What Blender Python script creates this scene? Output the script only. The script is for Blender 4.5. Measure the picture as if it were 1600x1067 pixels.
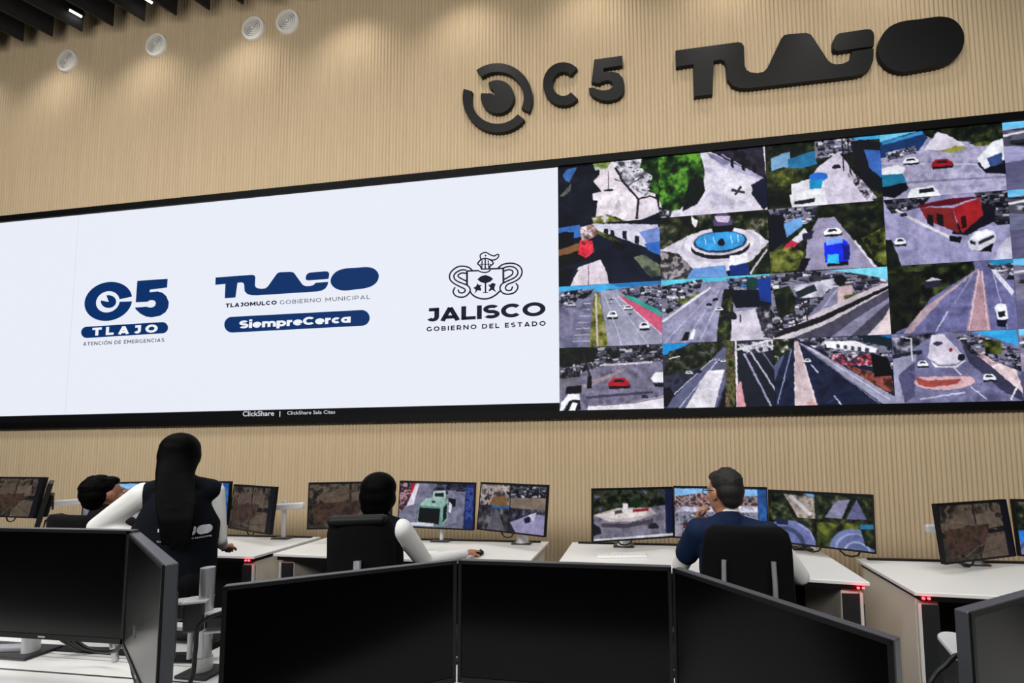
import bpy, bmesh, math, random
import numpy as np
from mathutils import Vector, Matrix
for o in list(bpy.data.objects): bpy.data.objects.remove(o, do_unlink=True)
SC = bpy.context.scene
COL = SC.collection
random.seed(7)

# ---------------------------------------------------------------- camera
FPX, PPX, PPY = 700.0, 909.4, 644.3          # focal length and principal point (1600 x 1067 frame)
YAW, PITCH, ROLL = .1423, .0693, -.011
CAM = Vector((.917, -4.706, 1.56))
_r = Vector((math.cos(YAW), math.sin(YAW), 0)); _f = Vector((-math.sin(YAW), math.cos(YAW), 0)); _u = Vector((0, 0, 1))
FW = _f*math.cos(PITCH) + _u*math.sin(PITCH); U2 = _u*math.cos(PITCH) - _f*math.sin(PITCH)
RT = _r*math.cos(ROLL) + U2*math.sin(ROLL); UP = U2*math.cos(ROLL) - _r*math.sin(ROLL)
cd = bpy.data.cameras.new('camera'); cam = bpy.data.objects.new('camera', cd); COL.objects.link(cam)
cam.matrix_world = Matrix(((RT.x, UP.x, -FW.x, CAM.x), (RT.y, UP.y, -FW.y, CAM.y), (RT.z, UP.z, -FW.z, CAM.z), (0, 0, 0, 1)))
cd.sensor_width = 36; cd.lens = 36*FPX/1600; cd.shift_x = (800-PPX)/1600; cd.shift_y = (PPY-533.5)/1600
cd.clip_start = .02; cd.clip_end = 100
SC.camera = cam
def wall_xz(px, py, Y=0.0):
    d = FW + RT*((px-PPX)/FPX) - UP*((py-PPY)/FPX); t = (Y-CAM.y)/d.y; p = CAM + d*t
    return (p.x, p.z)

# ---------------------------------------------------------------- render look, world, lights
vs = SC.view_settings; vs.view_transform = 'Standard'; vs.look = 'None'; vs.gamma = 1; vs.use_curve_mapping = False; vs.exposure = 0.0
w = bpy.data.worlds.new('world'); SC.world = w; w.use_nodes = True
w.node_tree.nodes['Background'].inputs[0].default_value = (.9, .95, 1, 1); w.node_tree.nodes['Background'].inputs[1].default_value = .02
def light(name, typ, loc, energy, color=(1, 1, 1), rot=(0, 0, 0), **kw):
    l = bpy.data.lights.new(name, typ); l.energy = energy; l.color = color
    for k, v in kw.items(): setattr(l, k, v)
    o = bpy.data.objects.new(name, l); COL.objects.link(o); o.location = loc; o.rotation_euler = rot
    return o
# rows of ceiling downlights over the consoles
light('ceiling_and_fill_light', 'AREA', (-1.5, -2.9, 6.9), 240, (1, .985, .96), shape='RECTANGLE', size=13, size_y=1.2, spread=2.6)
# unseen fill light added behind the camera to brighten the lower wood wall
light('ceiling_and_fill_light', 'AREA', (-1.5, -7.2, 4.3), 585, (1, .985, .96), (math.radians(76), 0, 0), shape='RECTANGLE', size=14, size_y=1.4)
# wall washers between the ceiling fins, one above each bright scallop on the wall
for i in range(9):
    light('wall_washer', 'SPOT', (-8.33+1.455*i, -.60, 7.15), 50, (1, .95, .88), (math.radians(12), 0, 0), spot_size=math.radians(108), spot_blend=1.0, shadow_soft_size=.08)

# ---------------------------------------------------------------- helpers
def s2l(c):
    c = np.asarray(c, float)/255.0
    return np.where(c <= .04045, c/12.92, ((c+.055)/1.055)**2.4)
MATS = {}
def mat(name, rgb, rough=.5, metal=0.0, emit=None, estr=1.0, noise=0.0, nscale=30.0, coat=0.0, spec=.5):
    if name in MATS: return MATS[name]
    m = bpy.data.materials.new(name); m.use_nodes = True; nt = m.node_tree; b = nt.nodes['Principled BSDF']
    c = tuple(s2l(rgb))+(1,)
    b.inputs['Base Color'].default_value = c; b.inputs['Roughness'].default_value = rough; b.inputs['Metallic'].default_value = metal
    b.inputs['Coat Weight'].default_value = coat; b.inputs['Specular IOR Level'].default_value = spec
    if emit is not None:
        b.inputs['Emission Color'].default_value = tuple(s2l(emit))+(1,); b.inputs['Emission Strength'].default_value = estr
    if noise > 0:
        n = nt.nodes.new('ShaderNodeTexNoise'); n.inputs['Scale'].default_value = nscale; n.inputs['Detail'].default_value = 4
        tc = nt.nodes.new('ShaderNodeTexCoord'); nt.links.new(tc.outputs['Object'], n.inputs['Vector'])
        mx = nt.nodes.new('ShaderNodeMix'); mx.data_type = 'RGBA'
        mx.inputs[6].default_value = tuple(x*(1-noise) for x in c[:3])+(1,); mx.inputs[7].default_value = tuple(min(1, x*(1+noise)) for x in c[:3])+(1,)
        nt.links.new(n.outputs['Fac'], mx.inputs[0]); nt.links.new(mx.outputs[2], b.inputs['Base Color'])
    MATS[name] = m; return m
def attr_mat():
    if 'screen_image' in MATS: return MATS['screen_image']
    m = bpy.data.materials.new('screen_image'); m.use_nodes = True; nt = m.node_tree; b = nt.nodes['Principled BSDF']
    a = nt.nodes.new('ShaderNodeAttribute'); a.attribute_name = 'Col'
    b.inputs['Base Color'].default_value = (.004, .004, .005, 1); b.inputs['Roughness'].default_value = .45; b.inputs['Specular IOR Level'].default_value = .06
    nt.links.new(a.outputs['Color'], b.inputs['Emission Color']); b.inputs['Emission Strength'].default_value = 1.0
    MATS['screen_image'] = m; return m
def tag(o, label=None, cat=None, group=None, kind=None):
    if label: o['label'] = label
    if cat: o['category'] = cat
    if group: o['group'] = group
    if kind: o['kind'] = kind
    return o
def thing(name, loc, label, cat, group=None, rz=0.0):
    o = bpy.data.objects.new(name, None); o.empty_display_size = .1; COL.objects.link(o); o.location = loc; o.rotation_euler = (0, 0, rz)
    return tag(o, label, cat, group)
def wmat(o): return (wmat(o.parent) @ o.matrix_parent_inverse @ o.matrix_basis) if o.parent else o.matrix_basis.copy()
def link(name, me, m, parent=None, label=None, world=True):
    o = bpy.data.objects.new(name, me); COL.objects.link(o)
    if m is not None:
        me.materials.clear()
        for x in (m if isinstance(m, (list, tuple)) else [m]): me.materials.append(x)
    if parent is not None:
        o.parent = parent
        if world: o.matrix_parent_inverse = wmat(parent).inverted()   # geometry given in world space
    if label: o['label'] = label
    return o
class MB:
    """collects shapes into one mesh"""
    def __init__(s): s.v = []; s.f = []; s.mi = []; s.cur = 0
    def add(s, vs, fs):
        n = len(s.v); s.v += [tuple(v) for v in vs]; s.f += [[n+i for i in f] for f in fs]; s.mi += [s.cur]*len(fs); return s
    def box(s, c, d, M=None, bev=0.0):
        x, y, z = d[0]/2, d[1]/2, d[2]/2
        if bev > 0:
            bm = bmesh.new(); bmesh.ops.create_cube(bm, size=1.0)
            for v in bm.verts: v.co = Vector((v.co.x*d[0], v.co.y*d[1], v.co.z*d[2]))
            bmesh.ops.bevel(bm, geom=list(bm.edges), offset=min(bev, min(d)*.45), segments=2, affect='EDGES', profile=.5)
            vs = [v.co.copy() for v in bm.verts]; bm.verts.index_update(); fs = [[v.index for v in f.verts] for f in bm.faces]; bm.free()
        else:
            vs = [Vector((i*x, j*y, k*z)) for k in (-1, 1) for j in (-1, 1) for i in (-1, 1)]
            fs = [[0, 2, 3, 1], [4, 5, 7, 6], [0, 1, 5, 4], [2, 6, 7, 3], [0, 4, 6, 2], [1, 3, 7, 5]]
        c = Vector(c)
        vs = [c + (M @ v if M else v) for v in vs]
        return s.add(vs, fs)
    def tube(s, pts, r, n=10, cap=True):
        P = [Vector(p) for p in pts]; R = r if isinstance(r, (list, tuple)) else [r]*len(P)
        rings = []; prev = None
        for i, p in enumerate(P):
            d = (P[min(i+1, len(P)-1)]-P[max(i-1, 0)]).normalized()
            a = prev if prev is not None else (Vector((0, 0, 1)) if abs(d.z) < .9 else Vector((1, 0, 0)))
            a = (a-d*a.dot(d)).normalized(); prev = a; b = d.cross(a)
            rings.append([p+(a*math.cos(2*math.pi*k/n)+b*math.sin(2*math.pi*k/n))*R[i] for k in range(n)])
        return s.loft(rings, cap)
    def loft(s, rings, cap=True):
        n = len(rings[0]); vs = [v for r in rings for v in r]; fs = []
        for i in range(len(rings)-1):
            for k in range(n): fs.append([i*n+k, i*n+(k+1) % n, (i+1)*n+(k+1) % n, (i+1)*n+k])
        if cap: fs.append(list(range(n))[::-1]); fs.append([(len(rings)-1)*n+k for k in range(n)])
        return s.add(vs, fs)
    def ell(s, c, rad, M=None, n=16, m=10):
        c = Vector(c); rings = []
        for i in range(1, m):
            t = math.pi*i/m
            rings.append([Vector((rad[0]*math.sin(t)*math.cos(2*math.pi*k/n), rad[1]*math.sin(t)*math.sin(2*math.pi*k/n), -rad[2]*math.cos(t))) for k in range(n)])
        vs = [Vector((0, 0, -rad[2]))]+[v for r in rings for v in r]+[Vector((0, 0, rad[2]))]
        fs = []
        for k in range(n): fs.append([0, 1+(k+1) % n, 1+k])
        for i in range(m-2):
            for k in range(n): a = 1+i*n; fs.append([a+k, a+(k+1) % n, a+n+(k+1) % n, a+n+k])
        a = 1+(m-2)*n
        for k in range(n): fs.append([a+k, a+(k+1) % n, len(vs)-1])
        return s.add([c+(M @ v if M else v) for v in vs], fs)
    def limb(s, pts, rs, n=12):
        P = [Vector(p) for p in pts]
        for p, r in zip(P, rs): s.ell(p, (r, r, r), n=n, m=8)
        for i in range(len(P)-1):
            if (P[i+1]-P[i]).length > 1e-5: s.tube([P[i], P[i+1]], [rs[i], rs[i+1]], n=n)
        return s
    def lathe(s, prof, M, n=32):
        """profile (radius, height) turned about local z; M places it"""
        rings = [[M @ Vector((r*math.cos(2*math.pi*k/n), r*math.sin(2*math.pi*k/n), h)) for k in range(n)] for r, h in prof]
        return s.loft(rings, True)
    def prism(s, pts, y0, y1):
        """outline in wall coordinates (x, z), front face at y0, back at y1"""
        a = sum(pts[i][0]*pts[(i+1) % len(pts)][1]-pts[(i+1) % len(pts)][0]*pts[i][1] for i in range(len(pts)))
        if a < 0: pts = pts[::-1]
        n = len(pts); vs = [Vector((x, y0, z)) for x, z in pts]+[Vector((x, y1, z)) for x, z in pts]
        fs = [list(range(n)), [n+k for k in range(n)][::-1]]+[[k, n+k, n+(k+1) % n, (k+1) % n] for k in range(n)]
        return s.add(vs, fs)
    def slab(s, pts, z0, z1):
        """outline in plan (x, y), from z0 up to z1"""
        a = sum(pts[i][0]*pts[(i+1) % len(pts)][1]-pts[(i+1) % len(pts)][0]*pts[i][1] for i in range(len(pts)))
        if a < 0: pts = pts[::-1]
        n = len(pts); vs = [Vector((x, y, z1)) for x, y in pts]+[Vector((x, y, z0)) for x, y in pts]
        fs = [list(range(n)), [n+k for k in range(n)][::-1]]+[[(k+1) % n, k, n+k, n+(k+1) % n] for k in range(n)]
        return s.add(vs, fs)
    def mesh(s, name, smooth=False):
        me = bpy.data.meshes.new(name); me.from_pydata(s.v, [], s.f); me.update()
        if any(s.mi): me.polygons.foreach_set('material_index', s.mi)
        if smooth: me.polygons.foreach_set('use_smooth', [True]*len(me.polygons))
        return me
    def build(s, name, m, parent=None, label=None, smooth=False, bevel=0.0, auto=False, local=False):
        me = s.mesh(name, smooth)
        if auto:
            bm = bmesh.new(); bm.from_mesh(me)
            for e in bm.edges: e.smooth = len(e.link_faces) == 2 and e.calc_face_angle(3) < .7
            for f in bm.faces: f.smooth = True
            bm.to_mesh(me); bm.free()
        o = link(name, me, m, parent, label, not local)
        if bevel: b = o.modifiers.new('bevel', 'BEVEL'); b.width = bevel; b.segments = 2; b.limit_method = 'ANGLE'
        return o
    def skin(s, name, m, parent, voxel=.007, it=6, label=None):
        """merge every overlapping shape into one continuous surface"""
        me = s.mesh(name); tmp = bpy.data.objects.new('tmp', me); COL.objects.link(tmp)
        md = tmp.modifiers.new('r', 'REMESH'); md.mode = 'VOXEL'; md.voxel_size = voxel; md.use_smooth_shade = True
        sm = tmp.modifiers.new('s', 'SMOOTH'); sm.iterations = it; sm.factor = .5
        dg = bpy.context.evaluated_depsgraph_get(); dg.update()
        out = bpy.data.meshes.new_from_object(tmp.evaluated_get(dg)); out.name = name
        bpy.data.objects.remove(tmp, do_unlink=True); bpy.data.meshes.remove(me)
        out.polygons.foreach_set('use_smooth', [True]*len(out.polygons))
        return link(name, out, m, parent, label)
def frame_of(yaw=0, tilt=0, roll=0):
    return Matrix.Rotation(yaw, 3, 'Z') @ Matrix.Rotation(tilt, 3, 'X') @ Matrix.Rotation(roll, 3, 'Y')
def rounded(pts, n=6):
    """outline with rounded corners: points (x, y, radius)"""
    out = []; N = len(pts)
    for i, p in enumerate(pts):
        r = p[2] if len(p) > 2 else 0; P = Vector(p[:2])
        if r <= 0: out.append((P.x, P.y)); continue
        A = Vector(pts[i-1][:2]); B = Vector(pts[(i+1) % N][:2]); a = (A-P); b = (B-P)
        r = min(r, a.length*.49, b.length*.49); a = P+a.normalized()*r; b = P+b.normalized()*r
        for k in range(n+1):
            t = k/n; q = a*(1-t)**2+P*2*t*(1-t)+b*t*t; out.append((q.x, q.y))
    return out
def ring_arc(cx, cz, r0, r1, a0, a1, n=40):
    o = [(cx+r1*math.cos(math.radians(a0+(a1-a0)*k/n)), cz+r1*math.sin(math.radians(a0+(a1-a0)*k/n))) for k in range(n+1)]
    i = [(cx+r0*math.cos(math.radians(a0+(a1-a0)*k/n)), cz+r0*math.sin(math.radians(a0+(a1-a0)*k/n))) for k in range(n+1)]
    return o+i[::-1]
CAPH = None
def text_mesh(body, bold=0.0):
    global CAPH
    def conv(t):
        cu = bpy.data.curves.new('t', 'FONT'); cu.body = t; cu.size = 1; cu.offset = bold; cu.resolution_u = 3
        ob = bpy.data.objects.new('t', cu); COL.objects.link(ob)
        dg = bpy.context.evaluated_depsgraph_get(); dg.update()
        me = bpy.data.meshes.new_from_object(ob.evaluated_get(dg)); bpy.data.objects.remove(ob, do_unlink=True); return me
    if CAPH is None:
        h = conv('H'); CAPH = max(v.co.y for v in h.vertices); bpy.data.meshes.remove(h)
    return conv(body)
def wall_text(name, body, m, parent, x0, x1, zb, cap, y, bold=0.0, label=None):
    me = text_mesh(body, bold); xs = [v.co.x for v in me.vertices]; a, b = min(xs), max(xs)
    for v in me.vertices: v.co = Vector((x0+(v.co.x-a)/(b-a)*(x1-x0), y, zb+v.co.y/CAPH*cap))
    return link(name, me, m, parent, label)
# ---------------------------------------------------------------- pictures shown on the screens
class Pic:
    """a small picture painted from shapes; becomes the coloured grid of a lit screen. u right, v down, 0..1"""
    def __init__(s, w, h, bg, ss=3, seed=1):
        s.w, s.h, s.ss = w, h, ss; s.W, s.H = w*ss, h*ss
        s.a = np.empty((s.H, s.W, 3)); s.a[:] = bg; s.rng = np.random.RandomState(seed)
        s.X, s.Y = np.meshgrid((np.arange(s.W)+.5)/s.W, (np.arange(s.H)+.5)/s.H)
    def mask(s, pts):
        p = np.asarray(pts, float); m = np.zeros((s.H, s.W), bool)
        x0, x1 = int(max(0, p[:, 0].min()*s.W-1)), int(min(s.W, p[:, 0].max()*s.W+2)); y0, y1 = int(max(0, p[:, 1].min()*s.H-1)), int(min(s.H, p[:, 1].max()*s.H+2))
        if x1 <= x0 or y1 <= y0: return m
        X, Y = s.X[y0:y1, x0:x1], s.Y[y0:y1, x0:x1]; ins = np.zeros(X.shape, bool)
        for i in range(len(p)):
            (xa, ya), (xb, yb) = p[i], p[(i+1) % len(p)]
            if ya == yb: continue
            ins ^= ((ya > Y) != (yb > Y)) & (X < (xb-xa)*(Y-ya)/(yb-ya)+xa)
        m[y0:y1, x0:x1] = ins; return m
    def P(s, col, *pts): s.a[s.mask(pts)] = col; return s
    def E(s, col, cx, cy, rx, ry): s.a[((s.X-cx)/rx)**2+((s.Y-cy)/ry)**2 < 1] = col; return s
    def L(s, col, wd, *pts):
        asp = s.w/s.h
        for (xa, ya), (xb, yb) in zip(pts[:-1], pts[1:]):
            dx, dy = (xb-xa)*asp, yb-ya; l = math.hypot(dx, dy) or 1; nx, ny = -dy/l*wd/2/asp, dx/l*wd/2
            s.P(col, (xa+nx, ya+ny), (xb+nx, yb+ny), (xb-nx, yb-ny), (xa-nx, ya-ny))
        return s
    def field(s, cell):
        gw, gh = int(1/cell*s.w/s.h)+3, int(1/cell)+3; g = s.rng.rand(gh, gw)
        fx = s.X*(gw-2); fy = s.Y*(gh-2); ix = fx.astype(int); iy = fy.astype(int); tx = fx-ix; ty = fy-iy
        return (g[iy, ix]*(1-tx)+g[iy, ix+1]*tx)*(1-ty)+(g[iy+1, ix]*(1-tx)+g[iy+1, ix+1]*tx)*ty
    def T(s, cols, cell, *pts):
        """mottled area (leaves, clutter) in the given colours"""
        m = s.mask(pts) if pts else np.ones((s.H, s.W), bool)
        if pts and len(cols) > 4 and cols[2] in (CITY[2], CLUT[2]): return s.blocks(cols, cell, m, pts)
        f = s.field(cell*1.15)*.56+s.field(cell*.55)*.30+s.field(cell*.25)*.14; c = np.asarray(cols, float)
        q = np.clip((f-.24)/.52, 0, .9999)*(len(c)-1); k = q.astype(int); t = (q-k)[..., None]; t = t*t*(3-2*t)
        s.a[m] = (c[k]*(1-t)+c[np.minimum(k+1, len(c)-1)]*t)[m]; return s
    def blocks(s, cols, cell, m, pts):
        """jumble of small roofs, walls and parked cars inside the mask"""
        c = [np.array(q) for q in cols]; keep = s.a.copy(); s.a[m] = c[2]*.8; p = np.array(pts); x0, y0 = p.min(0); x1, y1 = p.max(0); asp = s.w/s.h; R = s.rng
        for k in range(int(1.6*(x1-x0)*(y1-y0)*asp/(cell*cell))+6):
            x, y = x0+R.rand()*(x1-x0), y0+R.rand()*(y1-y0); w, h, sk = cell*(.6+1.5*R.rand())/asp, cell*(.35+.9*R.rand()), (R.rand()-.5)*cell
            q = c[R.randint(len(c))]; s.P(q, (x, y), (x+w, y+sk*.5), (x+w, y+h+sk*.5), (x, y+h)); s.P(q*.5, (x, y+h*.65), (x+w, y+h*.65+sk*.5), (x+w, y+h+sk*.5), (x, y+h))
            if k % 5 == 0: s.E((24, 34, 24), x, y, cell*.35/asp, cell*.4)
        s.a[~m] = keep[~m]; return s
    def car(s, x, y, sz, col, k=1.6):
        h = sz/k*1.2
        s.P((12, 12, 22), (x-sz*.52, y+h*.2), (x+sz*.55, y+h*.2), (x+sz*.5, y+h*.62), (x-sz*.45, y+h*.62))
        s.P(col, (x-sz*.5, y), (x-sz*.3, y-h*.5), (x+sz*.25, y-h*.5), (x+sz*.5, y), (x+sz*.48, y+h*.35), (x-sz*.48, y+h*.35))
        s.P((25, 28, 40), (x-sz*.3, y-h*.02), (x-sz*.2, y-h*.34), (x+sz*.16, y-h*.34), (x+sz*.3, y-h*.02)); return s
    def dim(s, f, tint=(1, 1, 1)): s.a = s.a*f*np.array(tint); return s
    def grid(s):
        # average down, then sample at grid vertices
        # ragged edges and an uneven grain, as a compressed camera picture has
        k = s.H*.016; jx = ((s.field(.05)+s.field(.025)-1)*k).astype(int); jy = ((s.field(.05)+s.field(.025)-1)*k).astype(int)
        ii, jj = np.indices((s.H, s.W)); s.a = s.a[np.clip(ii+jy, 0, s.H-1), np.clip(jj+jx, 0, s.W-1)]
        g = .74+.5*(s.field(.14)*.4+s.field(.05)*.3+s.field(.018)*.3)
        a = s.a/255*g[..., None]; a = np.clip(a, 0, 1); a = 255*(a*.72+.28*a*a*(3-2*a)*1.05)
        a = a.reshape(s.h, s.ss, s.w, s.ss, 3).mean((1, 3))
        return np.clip(a, 0, 255)
def screen_mesh(name, pic, O, ex, ez):
    """grid of pic over the rectangle with top-left O, spans ex (right) and ez (down)"""
    a = pic.grid(); h, w = a.shape[:2]
    u, v = np.meshgrid(np.linspace(0, 1, w), np.linspace(0, 1, h))
    co = np.array(O)[None]+u.reshape(-1, 1)*np.array(ex)[None]+v.reshape(-1, 1)*np.array(ez)[None]
    i = np.arange((h-1)*(w-1)); r = i//(w-1); c = i % (w-1); q = r*w+c
    faces = np.stack([q, q+w, q+w+1, q+1], -1)
    me = bpy.data.meshes.new(name); me.vertices.add(w*h); me.vertices.foreach_set('co', co.ravel())
    n = len(faces); me.loops.add(n*4); me.loops.foreach_set('vertex_index', faces.ravel()); me.polygons.add(n)
    me.polygons.foreach_set('loop_start', np.arange(n)*4); me.polygons.foreach_set('loop_total', np.full(n, 4)); me.update(calc_edges=True)
    at = me.color_attributes.new('Col', 'FLOAT_COLOR', 'POINT')
    at.data.foreach_set('color', np.concatenate([s2l(a.reshape(-1, 3)), np.ones((w*h, 1))], 1).ravel().astype(np.float32))
    return me
NAVY, INK, LIL, PALE, WHT, SKY = (8, 14, 34), (10, 12, 22), (146, 144, 176), (206, 200, 220), (236, 238, 248), (70, 160, 215)
GREEN = [(8, 20, 8), (20, 48, 14), (40, 78, 24), (78, 126, 44)]
DARKG = [(6, 10, 10), (14, 22, 14), (30, 40, 22), (60, 66, 40)]
OLIVE = [(20, 24, 14), (60, 68, 30), (104, 110, 48), (140, 140, 80)]
CLUT = [(14, 16, 24), (46, 48, 60), (96, 96, 114), (168, 166, 182), (70, 70, 84), (26, 28, 38)]
CITY = [(34, 38, 58), (84, 84, 110), (150, 148, 172), (208, 206, 220), (120, 116, 140), (56, 58, 76)]
def feeds():
    W, H = 172, 106
    F = {}
    def N(k, bg, **kw): F[k] = Pic(W, H, bg, seed=k[0]*7+k[1]+3); return F[k]
    p = N((0, 0), NAVY)
    p.T([(6, 10, 22), (10, 16, 32), (22, 28, 44)], .12); p.P((66, 110, 170), (.05, .14), (.1, .05), (.2, .03), (.17, .12), (.12, .28), (.08, .24)); p.P((92, 100, 90), (.02, .5), (.14, .3), (.13, .42), (.06, .5))
    p.P((222, 212, 224), (.42, .0), (.78, 0), (.95, .5), (1, .9), (.82, 1), (.37, 1), (.4, .62), (.35, .62), (.35, .5), (.44, .48), (.36, .3), (.42, .2))
    p.T([(60, 80, 40), (120, 140, 70), (200, 196, 206)], .09, (.36, .0), (.54, 0), (.5, .1), (.38, .12)); p.E(INK, .51, .47, .05, .02); p.L((70, 66, 80), .012, (.51, .15), (.51, .46)); p.T([(214, 204, 214), (236, 228, 236), (190, 180, 196)], .1, (.42, .55), (.6, .5), (.72, 1), (.4, 1))
    p.T([(70, 70, 84), (150, 150, 160), (226, 222, 232), (40, 40, 48)], .06, (.56, 0), (.9, 0), (.98, .5), (.86, .62), (.66, .34))
    p.L((40, 34, 44), .035, (.58, .1), (.66, .36), (.8, .66), (.78, .98)); p.L((30, 26, 34), .03, (.8, .66), (.92, .62), (1, .7)); p.L((60, 54, 66), .02, (.7, .42), (.86, .3)); p.L((44, 40, 50), .016, (.66, .36), (.57, .3))
    p.T(GREEN, .07, (.84, 0), (1, 0), (1, .62), (.9, .55), (.94, .3), (.82, .14)); p.T(OLIVE+[PALE], .07, (.34, .9), (.5, .86), (.68, 1), (.36, 1))
    p = N((0, 1), PALE)
    p.T([(200, 194, 214), (216, 210, 226), (180, 176, 200)], .14); p.P((170, 168, 196), (.48, .06), (.7, .2), (1, .5), (.96, .52), (.62, .28)); p.P((128, 126, 156), (.46, 0), (.7, .2), (.62, .24), (.5, .1))
    p.T([(34, 30, 44), (52, 46, 62), (20, 18, 30)], .1, (.5, 0), (.98, 0), (1, .52), (.8, .32)); p.L((160, 150, 180), .02, (.6, .06), (.98, .52))
    for x in (.68, .78, .88): p.P((10, 10, 20), (x, .1+(x-.6)*.6), (x+.03, .12+(x-.6)*.6), (x+.03, .26+(x-.6)*.6), (x, .22+(x-.6)*.6))
    p.P((18, 24, 52), (.82, .62), (1, .48), (1, .96), (.96, 1)); p.E((226, 222, 236), .74, .66, .13, .15); p.L((60, 56, 70), .04, (.68, .64), (.8, .7)); p.L((60, 56, 70), .04, (.77, .6), (.71, .72))
    p.T(GREEN+[(104, 156, 58)], .075, (0, 0), (.4, 0), (.44, .28), (.42, .6), (.3, .72), (.2, .88), (.04, .92), (0, .7)); p.T([(6, 10, 22), (12, 26, 18), (8, 12, 26)], .06, (.3, .42), (.42, .4), (.44, .62), (.36, .82), (.22, .92), (.26, .6)); p.T([(120, 116, 134), (30, 30, 40), (216, 210, 226)], .06, (0, .82), (.12, .9), (.1, 1), (0, 1))
    p = N((0, 2), INK)
    p.T(DARKG, .08); p.P((120, 160, 196), (.05, .2), (.22, .12), (.22, .4), (.05, .45)); p.P((40, 110, 150), (.2, .24), (.44, .14), (.45, .36), (.2, .44)); p.T(CITY, .06, (.44, 0), (.8, 0), (.8, .22), (.44, .28)); p.P((20, 22, 32), (.75, .05), (1, .1), (1, .9), (.86, .75), (.78, .4))
    p.P((202, 194, 214), (.45, .42), (.64, .2), (.72, .4), (.92, 1), (.4, 1), (.36, .7)); p.P(SKY, (.77, 0), (1, 0), (1, .06), (.8, .05)); p.P((60, 100, 170), (.86, .2), (1, .24), (1, .66), (.9, .5)); p.L(INK, .02, (.68, .0), (.68, .5)); p.L(INK, .02, (.73, .0), (.74, .6))
    p.T([(20, 20, 30), (200, 190, 208), (120, 116, 136)], .05, (.68, .5), (.8, .6), (.95, .95), (.86, .98)); p.P((222, 220, 232), (.22, .62), (.5, .56), (.52, 1), (.22, 1)); p.E((40, 110, 200), .46, .56, .08, .07); p.P((30, 140, 190), (.38, .6), (.5, .6), (.48, .74), (.38, .74)); p.P((232, 232, 240), (.2, .8), (.42, .74), (.48, .84), (.46, 1), (.22, 1)); p.P((30, 30, 40), (.24, .9), (.42, .88), (.42, .94), (.24, .96)); p.car(.62, .42, .07, (40, 40, 50))
    p.T(OLIVE[:3], .07, (0, .42), (.16, .36), (.4, .42), (.3, .62), (.1, .66))
    p = N((0, 3), LIL)
    p.T([(150, 148, 178), (168, 164, 192), (136, 134, 164)], .1); p.T(DARKG, .07, (.3, 0), (1, 0), (1, .25), (.8, .3), (.7, .22), (.5, .2)); p.P((26, 56, 100), (0, .06), (.36, .0), (.4, .12), (.32, .3), (.0, .36)); p.P((110, 190, 225), (0, 0), (.3, 0), (0, .12)); p.L((60, 130, 180), .05, (.02, .14), (.36, .03)); p.T(CITY, .05, (.04, .28), (.3, .22), (.3, .34), (.06, .42))
    p.P((206, 200, 218), (.36, .3), (.48, .04), (.56, .1), (.7, .28), (.5, .32)); p.P((140, 140, 70), (.48, .34), (.62, .28), (.72, .32), (.6, .38)); p.T(OLIVE, .07, (.72, .26), (1, .24), (1, .3), (.8, .32)); p.L((186, 184, 206), .02, (0, .44), (1, .62)); p.L((126, 124, 152), .03, (.0, .75), (1, .8))
    p.car(.25, .44, .13, WHT); p.car(.5, .52, .17, (150, 26, 34)); p.P((16, 18, 30), (.78, .56), (1, .56), (1, .76), (.84, .72)); p.P((228, 230, 242), (.78, .5), (.92, .26), (1, .24), (1, .55), (.84, .66)); p.P((60, 80, 130), (.86, .5), (.98, .44), (.98, .6), (.88, .64))
    p.P((226, 228, 238), (0, .52), (.14, .48), (.2, .54), (.18, .64), (0, .64)); p.P((30, 110, 140), (0, .62), (.18, .62), (.2, .76), (0, .8)); p.P((10, 10, 24), (0, .8), (.2, .76), (.22, .86), (.1, .98), (0, .94)); p.P((230, 232, 240), (.2, 1), (.24, .86), (.42, .84), (.48, 1)); p.P((30, 30, 44), (.3, .88), (.42, .87), (.43, .93), (.3, .94))
    p = N((1, 0), (14, 20, 38))
    p.T([(10, 16, 32), (16, 24, 46), (22, 30, 50)], .2); p.P((60, 110, 180), (0, .03), (.22, 0), (.24, .2), (0, .26)); p.P(INK, (0, .12), (.06, .1), (.16, .12), (.16, .34), (0, .4)); p.P((120, 86, 60), (0, .4), (.22, .3), (.25, .4), (0, .52)); p.P((16, 18, 18), (0, .5), (.25, .42), (.3, .58), (0, .7)); p.T([(220, 210, 220), (140, 110, 100), (60, 50, 50)], .05, (.22, .04), (.4, .0), (.4, .2), (.24, .3)); p.T([(180, 30, 40), (220, 60, 80), (90, 30, 30)], .05, (.22, .26), (.34, .28), (.36, .46), (.28, .56), (.2, .48))
    p.P((206, 204, 226), (.34, 0), (.98, .1), (1, .32), (.9, .48), (.4, .12)); p.P((120, 140, 200), (.8, .2), (1, .14), (1, .4), (.9, .46)); p.P((60, 110, 190), (.85, .4), (1, .36), (1, .6), (.88, .5))
    for x, y in ((.46, .1), (.52, .13), (.64, .16), (.76, .25)): p.P((18, 22, 40), (x, y), (x+.04, y+.01), (x+.04, y+.16), (x, y+.12))
    p.T(OLIVE, .08, (.38, .1), (.5, .2), (.7, .42), (.62, .4), (.4, .18)); p.T([(70, 84, 70), (110, 120, 100), (50, 60, 54)], .1, (.74, .6), (.84, .56), (1, .76), (1, .92), (.9, .94)); p.P(INK, (.56, .3), (.7, .4), (.62, .5), (.54, .4)); p.P((212, 200, 212), (.12, 1), (.2, .7), (.42, .6), (.48, .8), (.5, 1)); p.L((120, 100, 120), .012, (.3, .68), (.3, 1)); p.L(INK, .02, (.1, .98), (.2, .74)); p.P(INK, (0, .74), (.16, .7), (.1, .96), (0, 1))
    p = N((1, 1), (24, 26, 28))
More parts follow.
